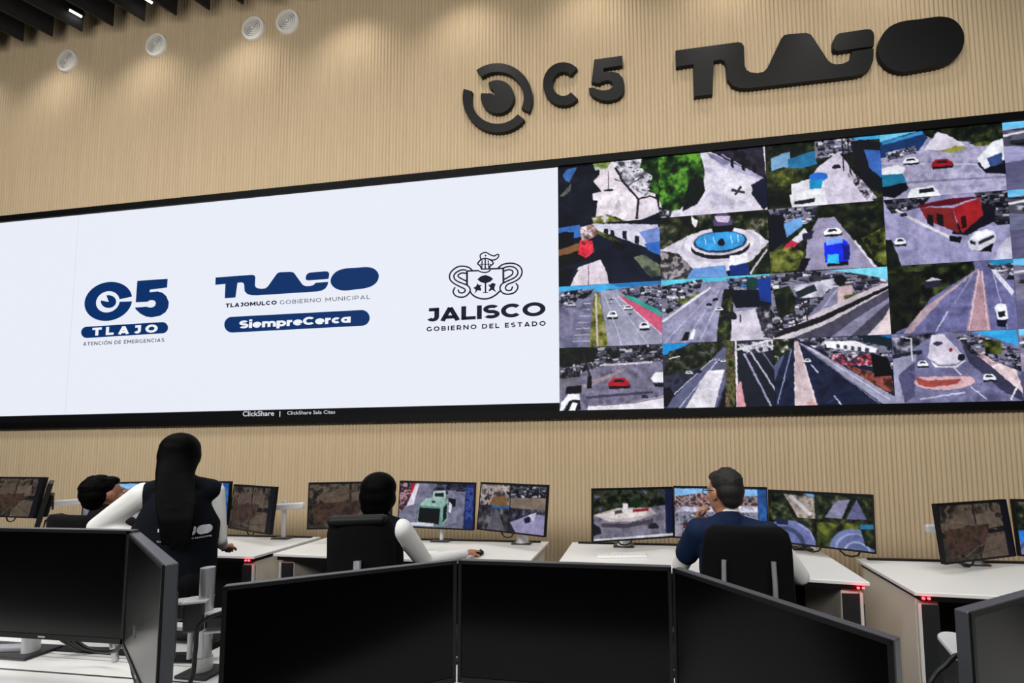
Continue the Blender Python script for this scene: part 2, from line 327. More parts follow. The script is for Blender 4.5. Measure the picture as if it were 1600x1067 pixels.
    p.T(DARKG+[(110, 104, 104)], .07); p.T([(110, 104, 108), (160, 154, 160), (60, 58, 60), (36, 36, 34)], .07, (0, .5), (.3, .45), (.36, .8), (.24, 1), (0, 1)); p.P((212, 206, 222), (.0, .52), (.3, .3), (.6, .26), (.86, .3), (1, .5), (.84, .78), (.6, .92), (.3, .84), (.18, .6)); p.E((190, 184, 202), .56, .5, .36, .27); p.E((218, 212, 228), .55, .46, .32, .22); p.E((20, 24, 36), .56, .52, .27, .2); p.E((206, 200, 214), .56, .46, .27, .2); p.E((40, 60, 90), .56, .45, .245, .17); p.E((60, 150, 215), .56, .44, .225, .15)
    for a in (.42, .5, .66, .72): p.L((210, 230, 245), .012, (a, .36), (a+.01, .48))
    p.P((90, 80, 120), (.5, .12), (.54, .0), (.62, .0), (.68, .14), (.66, .3), (.52, .3)); p.P((206, 190, 214), (.52, .04), (.66, .06), (.64, .16), (.54, .14)); p.P((14, 16, 26), (.48, .2), (.7, .2), (.68, .3), (.5, .3)); p.E((16, 20, 40), .57, .46, .035, .06)
    p.P((110, 150, 214), (.3, .84), (.6, .82), (.62, 1), (.24, 1)); p.P((20, 50, 120), (.64, .82), (.8, .78), (.82, .98), (.64, 1)); p.P((236, 234, 240), (.64, .68), (.8, .66), (.8, .8), (.64, .84)); p.L((200, 194, 206), .03, (.82, .98), (.98, .62)); p.T(DARKG, .07, (.84, .95), (1, .6), (1, 1), (.84, 1)); p.P((226, 222, 230), (.3, .0), (.36, .1), (.34, .2), (.3, .12))
    p = N((1, 2), INK)
    p.T(DARKG, .08); p.T(CITY, .06, (.0, 0), (.44, 0), (.4, .24), (.1, .34)); p.P((10, 16, 30), (0, .08), (.14, .1), (.16, .5), (0, .7)); p.P((110, 160, 220), (.14, .24), (.3, .16), (.3, .3), (.16, .46)); p.P((150, 144, 172), (.3, .98), (.34, .5), (.44, .2), (.58, .2), (.7, .5), (.92, 1)); p.P((214, 210, 226), (.16, .56), (.32, .34), (.36, .44), (.22, .6)); p.P((190, 50, 80), (.12, .62), (.2, .5), (.26, .56), (.2, .66)); p.P((40, 36, 60), (.3, .42), (.4, .38), (.38, .5), (.3, .54)); p.car(.56, .42, .15, WHT)
    p.P((12, 16, 30), (.5, .86), (.68, .84), (.68, .94), (.5, .94)); p.P((24, 50, 230), (.48, .58), (.64, .54), (.7, .64), (.68, .88), (.48, .88)); p.P((120, 160, 250), (.5, .52), (.64, .52), (.64, .6), (.5, .62)); p.P((60, 180, 230), (.5, .76), (.6, .76), (.6, .9), (.5, .9)); p.P((20, 30, 120), (.64, .62), (.7, .64), (.69, .86), (.64, .86)); p.L((220, 214, 226), .03, (.74, .58), (.9, 1)); p.T(OLIVE, .08, (0, .66), (.2, .6), (.3, .7), (.28, .96), (0, 1)); p.P(INK, (.28, .8), (.36, .8), (.3, 1), (.24, 1)); p.T(OLIVE, .08, (.8, .55), (1, .4), (1, 1), (.9, .9))
    p = N((1, 3), (140, 138, 172))
    p.T([(140, 138, 174), (156, 154, 190), (128, 126, 160)], .2); p.T(CLUT, .06, (0, 0), (.4, 0), (.3, .16), (.06, .22)); p.T(CLUT, .05, (.74, 0), (1, 0), (1, .5), (.9, .5), (.8, .3)); p.P((20, 20, 34), (.7, .12), (.9, .22), (.88, .44), (.66, .62), (.54, .58), (.6, .4)); p.P((120, 40, 40), (.3, .16), (.56, .2), (.6, .58), (.34, .34)); p.P((150, 36, 42), (.56, .2), (.78, .08), (.8, .34), (.62, .58)); p.P((90, 16, 34), (.28, .12), (.54, .06), (.8, .06), (.56, .16), (.3, .16))
    for x in (.35, .43): p.P((26, 18, 24), (x, .26), (x+.05, .29), (x+.05, .46), (x, .4))
    p.P((40, 14, 18), (.62, .34), (.66, .33), (.66, .5), (.62, .52)); p.L((206, 198, 206), .04, (.1, .16), (.3, .4), (.6, .7)); p.P((16, 16, 28), (.52, .6), (.62, .64), (.6, .72), (.52, .68)); p.car(.12, .64, .1, WHT, 1.1); p.car(.16, .24, .06, (40, 44, 60)); p.car(.1, .12, .05, (70, 70, 90)); p.P((14, 14, 26), (.7, .84), (.84, .88), (.86, .76), (.8, .7)); p.P((206, 206, 220), (.66, .76), (.67, .68), (.72, .57), (.82, .545), (.87, .58), (.885, .66), (.87, .74), (.74, .85), (.68, .83)); p.P(WHT, (.69, .66), (.74, .575), (.82, .56), (.86, .6), (.8, .655), (.73, .7)); p.P((40, 44, 60), (.68, .69), (.72, .72), (.72, .77), (.68, .74)); p.P((44, 48, 66), (.74, .72), (.865, .63), (.87, .67), (.75, .77)); p.P((186, 184, 206), (.9, .8), (1, .66), (1, 1), (.86, 1))
    p.T([(8, 14, 20), (30, 34, 30)], .06, (0, .6), (.05, .6), (.12, 1), (0, 1))
    p = N((2, 0), (112, 112, 136))
    p.T([(104, 104, 130), (124, 122, 148), (96, 96, 120)], .12); p.P(SKY, (0, 0), (1, 0), (1, .12), (0, .12)); p.P((40, 120, 180), (.5, 0), (1, 0), (1, .1), (.6, .07)); p.T(CITY+DARKG[:2], .05, (0, .09), (.36, .06), (.3, .2), (0, .34)); p.T(CITY, .05, (.46, .1), (1, .06), (1, .5), (.7, .3)); p.P((150, 150, 172), (.42, .12), (.58, .1), (1, .78), (1, 1), (.48, 1)); p.P((60, 160, 150), (.62, .2), (.72, .22), (1, .5), (1, .6)); p.P((196, 90, 120), (.6, .22), (.64, .22), (1, .58), (1, .84)); p.L((216, 196, 214), .015, (.58, .2), (1, .86))
    p.T(OLIVE[1:]+[(160, 150, 110)], .06, (.3, 1), (.35, .14), (.4, .14), (.49, 1)); p.L((196, 180, 170), .03, (.37, .15), (.38, 1))
    for k in range(7): y = .3+k*.1; p.L((176, 176, 196), .014, (.3-.18*y, y), (.33-.03*y, y))
    for y, x in ((.24, .52), (.36, .62), (.3, .5)): p.car(x, y, .05, (220, 222, 232))
    p.car(.53, .5, .1, WHT, 1.0); p.car(.68, .4, .09, (224, 226, 236)); p.car(.83, .7, .1, (222, 222, 236), 1.0); p.car(.12, .3, .1, (180, 180, 200)); p.car(.7, .5, .03, (60, 60, 80)); p.L((190, 190, 206), .012, (.46, .2), (.62, 1)); p.L((180, 180, 200), .012, (.54, .2), (.86, 1))
    p = N((2, 1), (136, 136, 162))
    p.T([(128, 128, 156), (150, 148, 176), (120, 118, 146)], .12); p.P((90, 190, 215), (0, 0), (1, 0), (1, .06), (0, .08)); p.T(CITY+DARKG[:1], .06, (0, .1), (.4, .02), (.34, .26), (0, .6)); p.T(OLIVE, .06, (.12, .36), (.3, .26), (.4, .2), (.2, .4)); p.L((220, 216, 230), .03, (0, .66), (.46, .16))
    for a in ((.02, .98, .5, .2), (.2, 1, .54, .2), (.34, 1, .58, .2)): p.L((176, 176, 202), .014, a[:2], a[2:])
    p.T(DARKG+[(100, 110, 40)], .06, (.58, .2), (.68, .2), (.62, 1), (.5, 1), (.52, .7)); p.P(NAVY, (.62, .16), (1, .14), (1, .5), (.68, .5)); p.T(CITY+[(60, 130, 200)], .06, (.6, .04), (1, .02), (.98, .24), (.66, .22)); p.E((24, 60, 60), .84, .14, .06, .1); p.P((20, 60, 140), (.88, .08), (1, .05), (1, .45), (.9, .4)); p.P((196, 190, 206), (.64, .56), (1, .5), (1, .8), (.98, 1), (.63, 1)); p.T([(12, 14, 26), (60, 58, 70), (196, 190, 206)], .06, (.85, .5), (1, .48), (1, .98), (.92, .96))
    p.car(.64, .6, .09, (26, 28, 40), 1); p.car(.53, .5, .07, WHT); p.car(.44, .42, .05, (40, 40, 56)); p.car(.5, .34, .05, (30, 30, 46)); p.P(INK, (.17, .96), (.22, .82), (.26, .82), (.24, .96)); p.P(WHT, (.25, .94), (.29, .78), (.31, .8), (.29, .95)); p.car(.58, .6, .06, (30, 34, 50), 1.1); p.L((60, 56, 70), .02, (.72, .6), (.72, .72))
    p = N((2, 2), (150, 146, 160))
    p.T(CITY+[(60, 56, 60)], .07, (0, .0), (1, 0), (1, .6), (0, .9)); p.P((120, 200, 226), (.5, 0), (1, 0), (1, .2), (.8, .1)); p.T(CITY[2:4], .08, (.2, .2), (.6, .12), (.44, .4), (.24, .4)); p.T(DARKG, .07, (.02, .26), (.16, .2), (.22, .4), (.2, .6), (.06, .7)); p.P((30, 44, 48), (.22, .3), (.38, .2), (.4, .3), (.24, .4)); p.E((14, 24, 26), .6, .16, .05, .08); p.P((124, 124, 150), (.3, .7), (.54, .26), (.66, .26), (.48, .72)); p.L((176, 176, 196), .015, (.38, .7), (.58, .28)); p.P((200, 176, 180), (.58, .26), (.7, .24), (.7, .6), (.56, .62)); p.T(OLIVE, .06, (.62, .4), (.76, .36), (.74, .54), (.64, .56))
    p.P((196, 186, 196), (0, .98), (.4, .62), (.96, .24), (1, .28), (1, 1), (0, 1)); p.P((24, 22, 30), (.0, .9), (.4, .7), (1, .28), (1, .33), (.42, .78), (.02, .98)); p.P((74, 72, 88), (.16, 1), (.5, .78), (1, .34), (1, .66), (.8, 1)); p.P((128, 126, 150), (.5, 1), (.7, .76), (.96, .5), (1, .46), (1, .52), (.66, 1)); p.P((214, 196, 200), (.86, 1), (1, .6), (1, 1))
    for x, y in ((.18, .5), (.28, .46)): p.L((40, 36, 44), .02, (x, y), (x+.04, y+.36))
    p.L((50, 46, 56), .012, (.18, .5), (.4, .54)); p.T(CLUT, .06, (0, .6), (.08, .68), (.06, .9), (0, .96))
    p = N((2, 3), (104, 104, 146))
    p.T([(98, 98, 140), (112, 112, 154), (88, 88, 126)], .15); p.T(DARKG+[(70, 80, 36)], .08, (0, 0), (.7, 0), (.7, .14), (.34, .5), (.2, .8), (.02, 1), (0, 1)); p.T([(8, 10, 10), (20, 26, 16), (36, 42, 24)], .08, (0, .1), (.28, .1), (.26, .5), (.14, .9), (0, 1)); p.P((170, 150, 160), (.1, 1), (.26, .66), (.5, .38), (.72, .12), (.74, .12), (.44, .5), (.16, 1)); p.P((40, 42, 60), (.3, .26), (.42, .22), (.43, .34), (.3, .36)); p.P((196, 190, 206), (.3, .26), (.36, .2), (.44, .24)); p.P((172, 140, 150), (.6, 1), (.72, .14), (.76, .14), (.79, 1)); p.L((214, 200, 210), .014, (.62, 1), (.73, .14)); p.L((206, 190, 200), .014, (.77, 1), (.755, .14)); p.L((180, 180, 206), .016, (.36, .98), (.47, .7)); p.L((160, 160, 196), .01, (.52, .6), (.68, .2)); p.L((170, 170, 206), .012, (.84, .2), (.92, 1))
    p.T(CITY, .05, (.78, .06), (1, 0), (1, .3), (.94, .3)); p.P((40, 130, 170), (.8, .0), (1, 0), (1, .06), (.86, .08)); p.P((206, 206, 222), (.82, .14), (.86, .14), (.99, .46), (.97, .52)); p.P(WHT, (.83, .68), (.86, .62), (.92, .64), (.93, .84), (.85, .86)); p.P((30, 32, 50), (.85, .74), (.91, .73), (.91, .81), (.86, .82)); p.P((20, 22, 44), (.84, .86), (.93, .85), (.9, .96), (.84, .95))
    p = N((3, 0), (112, 108, 128))
    p.T([(104, 100, 122), (126, 122, 144), (92, 88, 108)], .1); p.T(CLUT[:3]+[(20, 22, 30), (170, 168, 180)], .05, (0, 0), (1, 0), (1, .26), (.4, .32), (0, .5)); p.T(DARKG[:3], .07, (0, 0), (.24, .0), (.4, .06), (.32, .24), (0, .3)); p.L((196, 190, 206), .03, (.4, .3), (.9, .28)); p.P((150, 134, 140), (.22, .6), (.66, .34), (.6, .42), (.26, .66)); p.P((14, 16, 22), (.28, .46), (.32, .46), (.32, .66), (.27, .66)); p.L((40, 30, 30), .03, (.24, .1), (.3, .46)); p.T(CLUT, .05, (0, .36), (.22, .32), (.2, .5), (0, .56)); p.P((110, 108, 120), (0, .5), (.2, .46), (.2, .6), (0, .66)); p.P((14, 14, 22), (.07, .62), (.22, .6), (.22, .72), (.06, .74)); p.car(.58, .58, .2, (176, 28, 44)); p.P(WHT, (.88, .52), (.93, .44), (1, .44), (1, .6), (.9, .58)); p.P((20, 22, 36), (.9, .6), (1, .6), (1, .66), (.92, .66)); p.L((70, 68, 90), .04, (.26, .8), (.9, .74)); p.car(.82, .8, .06, (60, 60, 80)); p.P((224, 218, 230), (.28, .92), (.66, .9), (1, .8), (1, 1), (.28, 1)); p.L((90, 84, 96), .014, (.28, .93), (.66, .91), (1, .82)); p.P(WHT, (.0, 1), (.02, .86), (.09, .74), (.2, .74), (.2, .82), (.1, .84), (.03, 1)); p.P((14, 16, 28), (.05, 1), (.1, .84), (.2, .82), (.21, .98), (.17, 1)); p.P(WHT, (.09, 1), (.13, .87), (.18, .88), (.15, 1))
    p = N((3, 1), (40, 44, 58))
    p.T([(34, 38, 54), (56, 58, 76), (28, 30, 44)], .1); p.P((30, 140, 205), (0, 0), (.26, 0), (.06, .16), (0, .18)); p.T(DARKG+[(90, 90, 104)], .05, (.06, .12), (.4, 0), (.6, 0), (.4, .36), (0, .5)); p.P((96, 98, 126), (.0, .98), (.4, .34), (.56, .1), (.64, .1), (.6, .5), (.48, 1))
    for a in ((.02, .9, .46, .26), (.14, 1, .52, .26)): p.L((190, 192, 214), .014, a[:2], a[2:])
    p.P((14, 16, 28), (.5, 1), (.58, .6), (.6, .6), (.64, 1)); p.P((216, 212, 224), (.2, 1), (.4, .46), (.56, .44), (.46, 1)); p.P((236, 232, 240), (.4, .46), (.42, .44), (.56, .43), (.54, .5)); p.L((196, 192, 206), .01, (.33, .7), (.52, .68)); p.L((196, 192, 206), .01, (.28, .84), (.5, .83)); p.car(.24, .46, .07, (220, 224, 236)); p.car(.32, .44, .07, (30, 34, 48)); p.car(.55, .3, .05, WHT); p.car(.5, .28, .05, (200, 204, 220)); p.car(.62, .3, .05, WHT); p.P((16, 18, 26), (.0, .7), (.06, .66), (.1, .8), (.03, .98), (0, .96)); p.L((206, 206, 216), .02, (.06, .24), (.16, .2))
    p.P((30, 34, 48), (.66, .1), (1, .0), (1, 1), (.64, 1)); p.T([(150, 140, 140), (206, 206, 220), (40, 44, 60), (120, 60, 60)], .05, (.66, .06), (1, .0), (1, .16), (.78, .22)); p.L((150, 152, 176), .03, (.74, .2), (.96, 1)); p.L((176, 178, 200), .025, (.8, .18), (1.05, .9)); p.L((110, 114, 140), .02, (.9, .18), (1.1, .7)); p.T([(140, 110, 96), (70, 60, 46), (96, 100, 60), (40, 36, 30)], .07, (.58, 0), (.65, 0), (.66, .5), (.64, 1), (.56, 1)); p.L((222, 216, 222), .03, (.67, .0), (.665, 1)); p.L((206, 204, 214), .03, (.67, .14), (1, .0)); p.P((206, 150, 160), (.66, .7), (.7, .6), (.74, 1), (.66, 1))
    p = N((3, 2), (26, 34, 60))
    p.T([(24, 30, 56), (34, 42, 70), (20, 26, 46)], .15); p.T(DARKG+[(210, 206, 216)], .06, (0, 0), (.2, 0), (.16, .14), (0, .42)); p.P((88, 96, 128), (.0, .4), (.1, .22), (.0, .64)); p.T(CITY, .06, (.2, 0), (.86, .02), (1, .24), (1, .5), (.6, .4)); p.P((24, 40, 50), (.7, .0), (1, .0), (1, .2), (.8, .1)); p.P((30, 110, 170), (.86, 0), (1, 0), (1, .06)); p.P((236, 234, 242), (.44, .06), (.7, .08), (.88, .2), (.86, .26), (.46, .16))
    for k in range(5): x = .54+k*.06; p.P((60, 66, 90), (x, .11+k*.018), (x+.03, .12+k*.018), (x+.03, .18+k*.018), (x, .17+k*.018))
    p.T([(236, 232, 240), (160, 60, 80), (40, 40, 54), (206, 200, 210)], .05, (.46, .26), (.84, .28), (.84, .44), (.5, .42)); p.T([(120, 66, 60), (150, 84, 76), (60, 40, 36)], .06, (.6, .42), (.98, .6), (1, .86), (.8, .7)); p.P((10, 14, 14), (.82, .26), (.96, .34), (1, .6), (.84, .6)); p.P((150, 150, 176), (.22, .06), (.34, .16), (1, .9), (1, 1), (.9, 1), (.24, .1)); p.L((200, 196, 212), .016, (.3, .14), (.96, .94)); p.L((110, 108, 130), .02, (.26, .12), (.88, 1)); p.P((200, 180, 186), (.17, 1), (.19, .04), (.22, .04), (.36, 1)); p.L((222, 210, 216), .014, (.19, .06), (.17, 1)); p.L((222, 206, 210), .014, (.215, .06), (.35, 1)); p.L((150, 158, 190), .014, (.02, .96), (.16, .16)); p.L((190, 196, 220), .016, (.32, .4), (.38, .52)); p.L((190, 196, 220), .018, (.5, .86), (.56, 1)); p.car(.29, .34, .06, (226, 230, 240), 1.2); p.L((60, 70, 110), .012, (.44, .98), (.52, .88)); p.P((196, 150, 150), (.27, .94), (.36, .96), (.36, 1), (.27, 1))
    p = N((3, 3), (108, 108, 142))
    p.T([(100, 100, 134), (120, 120, 154), (90, 90, 120)], .16); p.T(CLUT[:4], .06, (0, .06), (.4, 0), (.28, .1), (.16, .24), (.02, .34)); p.P((40, 42, 60), (0, .3), (.24, .24), (.24, .3), (0, .4)); p.P((150, 150, 176), (0, .36), (.2, .3), (.14, .7), (.1, 1), (0, 1)); p.P((84, 84, 116), (.04, .6), (.18, .4), (.16, .9), (.08, 1)); p.P((200, 194, 210), (.28, .36), (.32, .04), (.42, .03), (.58, .38), (.5, .46), (.36, .46)); p.P((222, 216, 226), (.3, .4), (.36, .48), (.5, .48), (.58, .4), (.58, .42), (.5, .51), (.34, .5)); p.E((60, 60, 84), .37, .16, .04, .03); p.E((196, 160, 166), .4, .7, .24, .12); p.P((110, 108, 140), (.1, .54), (.8, .5), (.64, .64), (.2, .62)); p.P((150, 76, 70), (.17, .62), (.26, .68), (.54, .67), (.5, .74), (.3, .78), (.2, .74)); p.L((190, 190, 214), .02, (.2, .94), (.56, .86)); p.L((186, 186, 212), .016, (.6, .78), (.72, .96)); p.L((206, 204, 224), .02, (.48, .5), (.54, .62))
    p.P((62, 62, 86), (.56, .2), (.68, .3), (.98, .82), (1, 1), (.86, .88), (.6, .44)); p.T([(200, 176, 180), (220, 200, 206), (160, 130, 136)], .07, (.5, .06), (.62, .14), (.96, .56), (1, .9), (.8, .56)); p.T(CITY, .05, (.46, .02), (.7, .06), (1, .3), (1, .6), (.8, .44)); p.T(OLIVE[:3], .06, (.72, .12), (.86, .16), (.86, .34), (.74, .32)); p.P((60, 160, 220), (.64, .02), (.98, 0), (.99, .24), (.82, .12)); p.car(.24, .44, .09, WHT, 1.2); p.car(.75, .66, .1, WHT, 1.2); p.E((24, 26, 44), .545, .37, .03, .05); p.E((150, 40, 60), .47, .26, .015, .03); p.L((226, 224, 236), .02, (.98, .72), (.9, .98)); p.L((226, 224, 234), .014, (.16, .06), (.16, .4)); p.L((206, 204, 216), .012, (.08, .04), (.16, .08)); p.T(CLUT, .05, (.54, .12), (.62, .2), (.7, .36), (.62, .32))
    for r in range(4):
        p = Pic(60, 106, [(150, 148, 186), (110, 112, 140), (120, 116, 140), (150, 140, 160)][r], seed=90+r); F[(r, 4)] = p
        p.T([CLUT, CLUT, CITY, CITY][r], .1, (0, .12), (1, .05), (1, .6), (0, .34)); p.P((110, 185, 230), (0, 0), (1, 0), (1, .1), (0, .1)); p.L((216, 214, 228), .03, (0, .2), (1, .02)); p.P((96, 94, 124), (0, .6), (1, .4), (1, 1), (0, 1)); p.car(.5, .7, .3, [WHT, (190, 40, 60), WHT, (40, 44, 60)][r])
    return F
def desk_pic(kind, seed):
    W, H = 118, 68
    p = Pic(W, H, (40, 42, 52), seed=seed)
    if kind == 'bus':
        p.T([(104, 104, 124), (120, 120, 140), (90, 90, 108)], .16); p.T([(90, 40, 50), (170, 140, 150), (40, 30, 40), (130, 90, 90)], .07, (0, 0), (.28, 0), (.14, .5), (0, .7)); p.P((176, 30, 60), (.16, .06), (.22, .05), (.2, .36), (.15, .34)); p.P((214, 206, 220), (.22, .04), (.26, .05), (.2, .5), (.1, .56)); p.T(CLUT[:3], .06, (.5, 0), (.9, 0), (.9, .16), (.5, .18)); p.car(.55, .17, .2, (60, 64, 84)); p.car(.82, .14, .12, (50, 52, 70))
        p.P((170, 192, 186), (.46, .2), (.62, .18), (.63, .36), (.45, .36)); p.P((24, 30, 40), (.48, .24), (.6, .23), (.6, .32), (.48, .32)); p.P((146, 178, 170), (.36, .36), (.62, .34), (.62, .54), (.28, .52)); p.P((40, 50, 52), (.44, .42), (.49, .41), (.49, .46), (.44, .46)); p.P((104, 138, 132), (.27, .52), (.62, .54), (.6, .97), (.25, .92)); p.P((16, 22, 24), (.28, .57), (.56, .58), (.55, .93), (.27, .88)); p.P((126, 162, 154), (.56, .55), (.66, .36), (.66, .8), (.6, .96)); p.P((24, 30, 34), (.6, .56), (.65, .45), (.65, .78), (.6, .88)); p.P(INK, (.66, .34), (.76, .36), (.76, .52), (.68, .56)); p.P((206, 206, 220), (.68, .42), (.72, .5), (.7, .66), (.67, .64)); p.P((196, 196, 206), (.18, .9), (.48, .9), (.48, .97), (.16, .97)); p.P((30, 44, 96), (.89, 0), (1, 0), (1, 1), (.87, 1)); p.T([(30, 44, 96), (60, 80, 140), (24, 34, 80)], .07, (.9, .1), (.99, .1), (.99, .8), (.89, .8))
    elif kind == 'quad':
        p.T([(60, 56, 56), (120, 108, 104), (170, 160, 160), (30, 28, 32)], .1, (0, 0), (.46, 0), (.46, .48), (0, .48)); p.P((110, 84, 60), (.2, .3), (.4, .26), (.46, .48), (.16, .48)); p.T(CLUT, .07, (.46, 0), (1, 0), (1, .34), (.5, .34)); p.P((120, 108, 96), (.46, .3), (1, .26), (1, .5), (.46, .5)); p.P((40, 90, 140), (.2, .48), (.5, .48), (.5, .53), (.2, .53)); p.T([(20, 20, 26), (60, 58, 64), (110, 106, 112)], .08, (0, .53), (.48, .53), (.48, 1), (0, 1)); p.P((90, 88, 98), (.26, .56), (.3, .56), (.44, 1), (.14, 1)); p.T(CLUT[:3], .07, (.48, .5), (1, .5), (1, .7), (.48, .74)); p.P((134, 130, 160), (.5, .8), (.8, .6), (1, .6), (1, 1), (.6, 1)); p.P((24, 26, 44), (.7, .7), (.8, .62), (.8, .76), (.72, .8)); p.P((180, 180, 206), (.76, .62), (.88, .56), (.84, .74)); p.L((16, 16, 22), .02, (.48, 0), (.48, 1))
    elif kind == 'round':
        p.T([(96, 94, 108), (120, 116, 130), (80, 78, 92)], .14); p.T(DARKG+CLUT[1:3], .07, (0, 0), (.9, 0), (.9, .36), (.5, .42), (0, .5)); p.P((176, 166, 168), (.0, .5), (.3, .38), (.7, .4), (.78, .52), (.5, .66), (.2, .64)); p.P((206, 196, 196), (.06, .5), (.34, .42), (.66, .44), (.66, .54), (.3, .6)); p.P((214, 210, 214), (.36, .3), (.42, .3), (.42, .5), (.36, .5)); p.E((24, 44, 24), .52, .3, .07, .1); p.P((130, 40, 40), (.48, .42), (.68, .4), (.68, .46), (.48, .48)); p.P((70, 60, 60), (.26, .44), (.34, .42), (.36, .48), (.26, .5)); p.P((70, 66, 78), (.1, .66), (.4, .7), (.74, .62), (.74, .7), (.4, .78), (.1, .74)); p.car(.74, .76, .13, (40, 42, 50)); p.P((30, 30, 40), (0, .66), (.08, .74), (.1, .86), (0, .9)); p.P((24, 30, 60), (.9, 0), (1, 0), (1, 1), (.9, 1)); p.P((190, 190, 200), (0, .96), (1, .93), (1, .98), (0, 1))
    elif kind == 'street':
        p.T([(120, 118, 130), (150, 146, 158), (96, 94, 108)], .12); p.P((130, 176, 224), (0, 0), (.9, 0), (.9, .22), (.5, .14), (0, .2)); p.T([(60, 44, 44), (120, 84, 76), (170, 150, 150), (90, 88, 100), (40, 40, 48)], .05, (0, .2), (.3, .12), (.6, .18), (.9, .16), (.9, .4), (0, .44)); p.T(CITY[2:4], .06, (.1, .4), (.9, .36), (.9, .5), (0, .52)); p.T([(90, 92, 110), (140, 140, 156), (60, 62, 78)], .05, (0, .5), (.9, .48), (.9, .7), (.3, .8), (0, .66))
        for k in range(16): a = p.rng.rand(3); p.car(a[0]*.85, .45+a[1]*.45, .05+.03*a[1], [(220, 222, 230), (60, 64, 80), (150, 60, 60), (190, 192, 206)][k % 4])
        p.L((40, 42, 54), .014, (.08, .98), (.12, .56)); p.L((40, 42, 54), .014, (.3, .98), (.22, .5)); p.P((40, 80, 140), (.9, 0), (1, 0), (1, 1), (.9, 1)); p.T([(60, 110, 170), (40, 70, 120)], .08, (.92, .1), (.99, .1), (.99, .9), (.92, .9))
    elif kind == 'curves':
        p.T(DARKG+[(100, 96, 92)], .08); p.T([(130, 124, 122), (160, 150, 140), (90, 86, 84)], .08, (.16, .06), (.46, .1), (.47, .5), (.3, .5)); p.P((196, 190, 196), (.2, .1), (.25, .08), (.44, .4), (.42, .46)); p.P((110, 150, 200), (.36, .02), (.47, .02), (.47, .09), (.4, .08)); p.E((108, 114, 160), .2, .98, .27, .42); p.E((70, 78, 110), .17, 1.02, .2, .33); p.E((112, 120, 168), .16, 1.05, .17, .28); p.P((30, 40, 60), (.08, .52), (.2, .56), (.2, .66), (.08, .66)); p.E((40, 56, 40), .14, 1.08, .08, .15); p.L((170, 176, 212), .012, (.3, .62), (.42, .74), (.45, .9)); p.P((130, 130, 156), (.56, .46), (.68, .14), (.8, .1), (.72, .46)); p.P((96, 98, 130), (.76, .46), (.86, .1), (.94, .44)); p.T(OLIVE[:3], .09, (.48, .56), (1, .5), (1, 1), (.48, 1)); p.E((110, 120, 160), .84, 1.02, .24, .40); p.E((140, 146, 184), .84, 1.02, .19, .32); p.E((96, 106, 146), .84, 1.02, .17, .29); p.E((150, 156, 190), .85, 1.04, .12, .2); p.E((90, 100, 138), .85, 1.04, .10, .17); p.T(DARKG, .08, (.88, .6), (1, .56), (1, .96), (.92, .9)); p.P((40, 110, 150), (.88, .54), (1, .52), (1, .6), (.88, .62)); p.L((14, 14, 20), .02, (.48, 0), (.48, 1))
    else:                                                             # brown, dim views of junctions
        p.T([(36, 32, 30), (84, 74, 64), (120, 106, 92), (60, 52, 46), (26, 26, 26)], .12); p.P((110, 96, 84), (.1, .3), (.46, .1), (.5, .34), (.2, .5)); p.P((118, 104, 94), (.5, .22), (.8, .2), (.82, .5), (.54, .5)); p.P((30, 28, 28), (0, .5), (1, .46), (1, .56), (0, .6)); p.T([(26, 26, 24), (70, 64, 54), (104, 92, 78)], .08, (0, .58), (.5, .56), (.5, 1), (0, 1)); p.P((112, 98, 86), (.5, 1), (.62, .64), (.9, .6), (1, 1)); p.L((140, 126, 112), .02, (.12, .9), (.42, .5)); p.L((40, 36, 34), .04, (.5, 0), (.5, 1)); p.P((18, 20, 34), (.9, 0), (1, 0), (1, 1), (.9, 1))
        for k in range(5):
            a = p.rng.rand(4); p.L((128-10*k, 112-9*k, 98-8*k), .018, (a[0]*.9, a[1]), (a[2]*.9, a[3]), (.9-a[0]*.8, a[3]*.6+.3))
        if seed % 2: p.T([(58, 46, 42), (92, 70, 58), (74, 56, 48)], .1, (.04, .46), (.7, .40), (.6, .72), (.08, .95))
    p.P((14, 16, 26), (0, 0), (1, 0), (1, .035), (0, .035))
    return p
# ---------------------------------------------------------------- the room
M_WHITE = mat('white_laminate', (226, 226, 224), .38, noise=.03, nscale=3)
M_BLACK = mat('black_plastic', (10, 10, 11), .5, spec=.25)
M_DARK = mat('dark_grey_plastic', (34, 36, 38), .45)
M_SILVER = mat('brushed_silver', (188, 190, 194), .32, metal=.75)
M_WMETAL = mat('white_metal', (214, 215, 216), .35, metal=.15)
M_BEIGE = mat('pale_warm_panel', (216, 208, 194), .5)
M_GLOSS = mat('dark_screen_glass', (2, 2, 3), .22, spec=.12)
M_CABLE = mat('black_cable', (14, 14, 15), .45)
M_FABRIC = mat('black_chair_fabric', (6, 6, 7), .9, spec=.15, noise=.25, nscale=200)
M_FRAME = mat('black_frame', (6, 6, 7), .55, spec=.12)

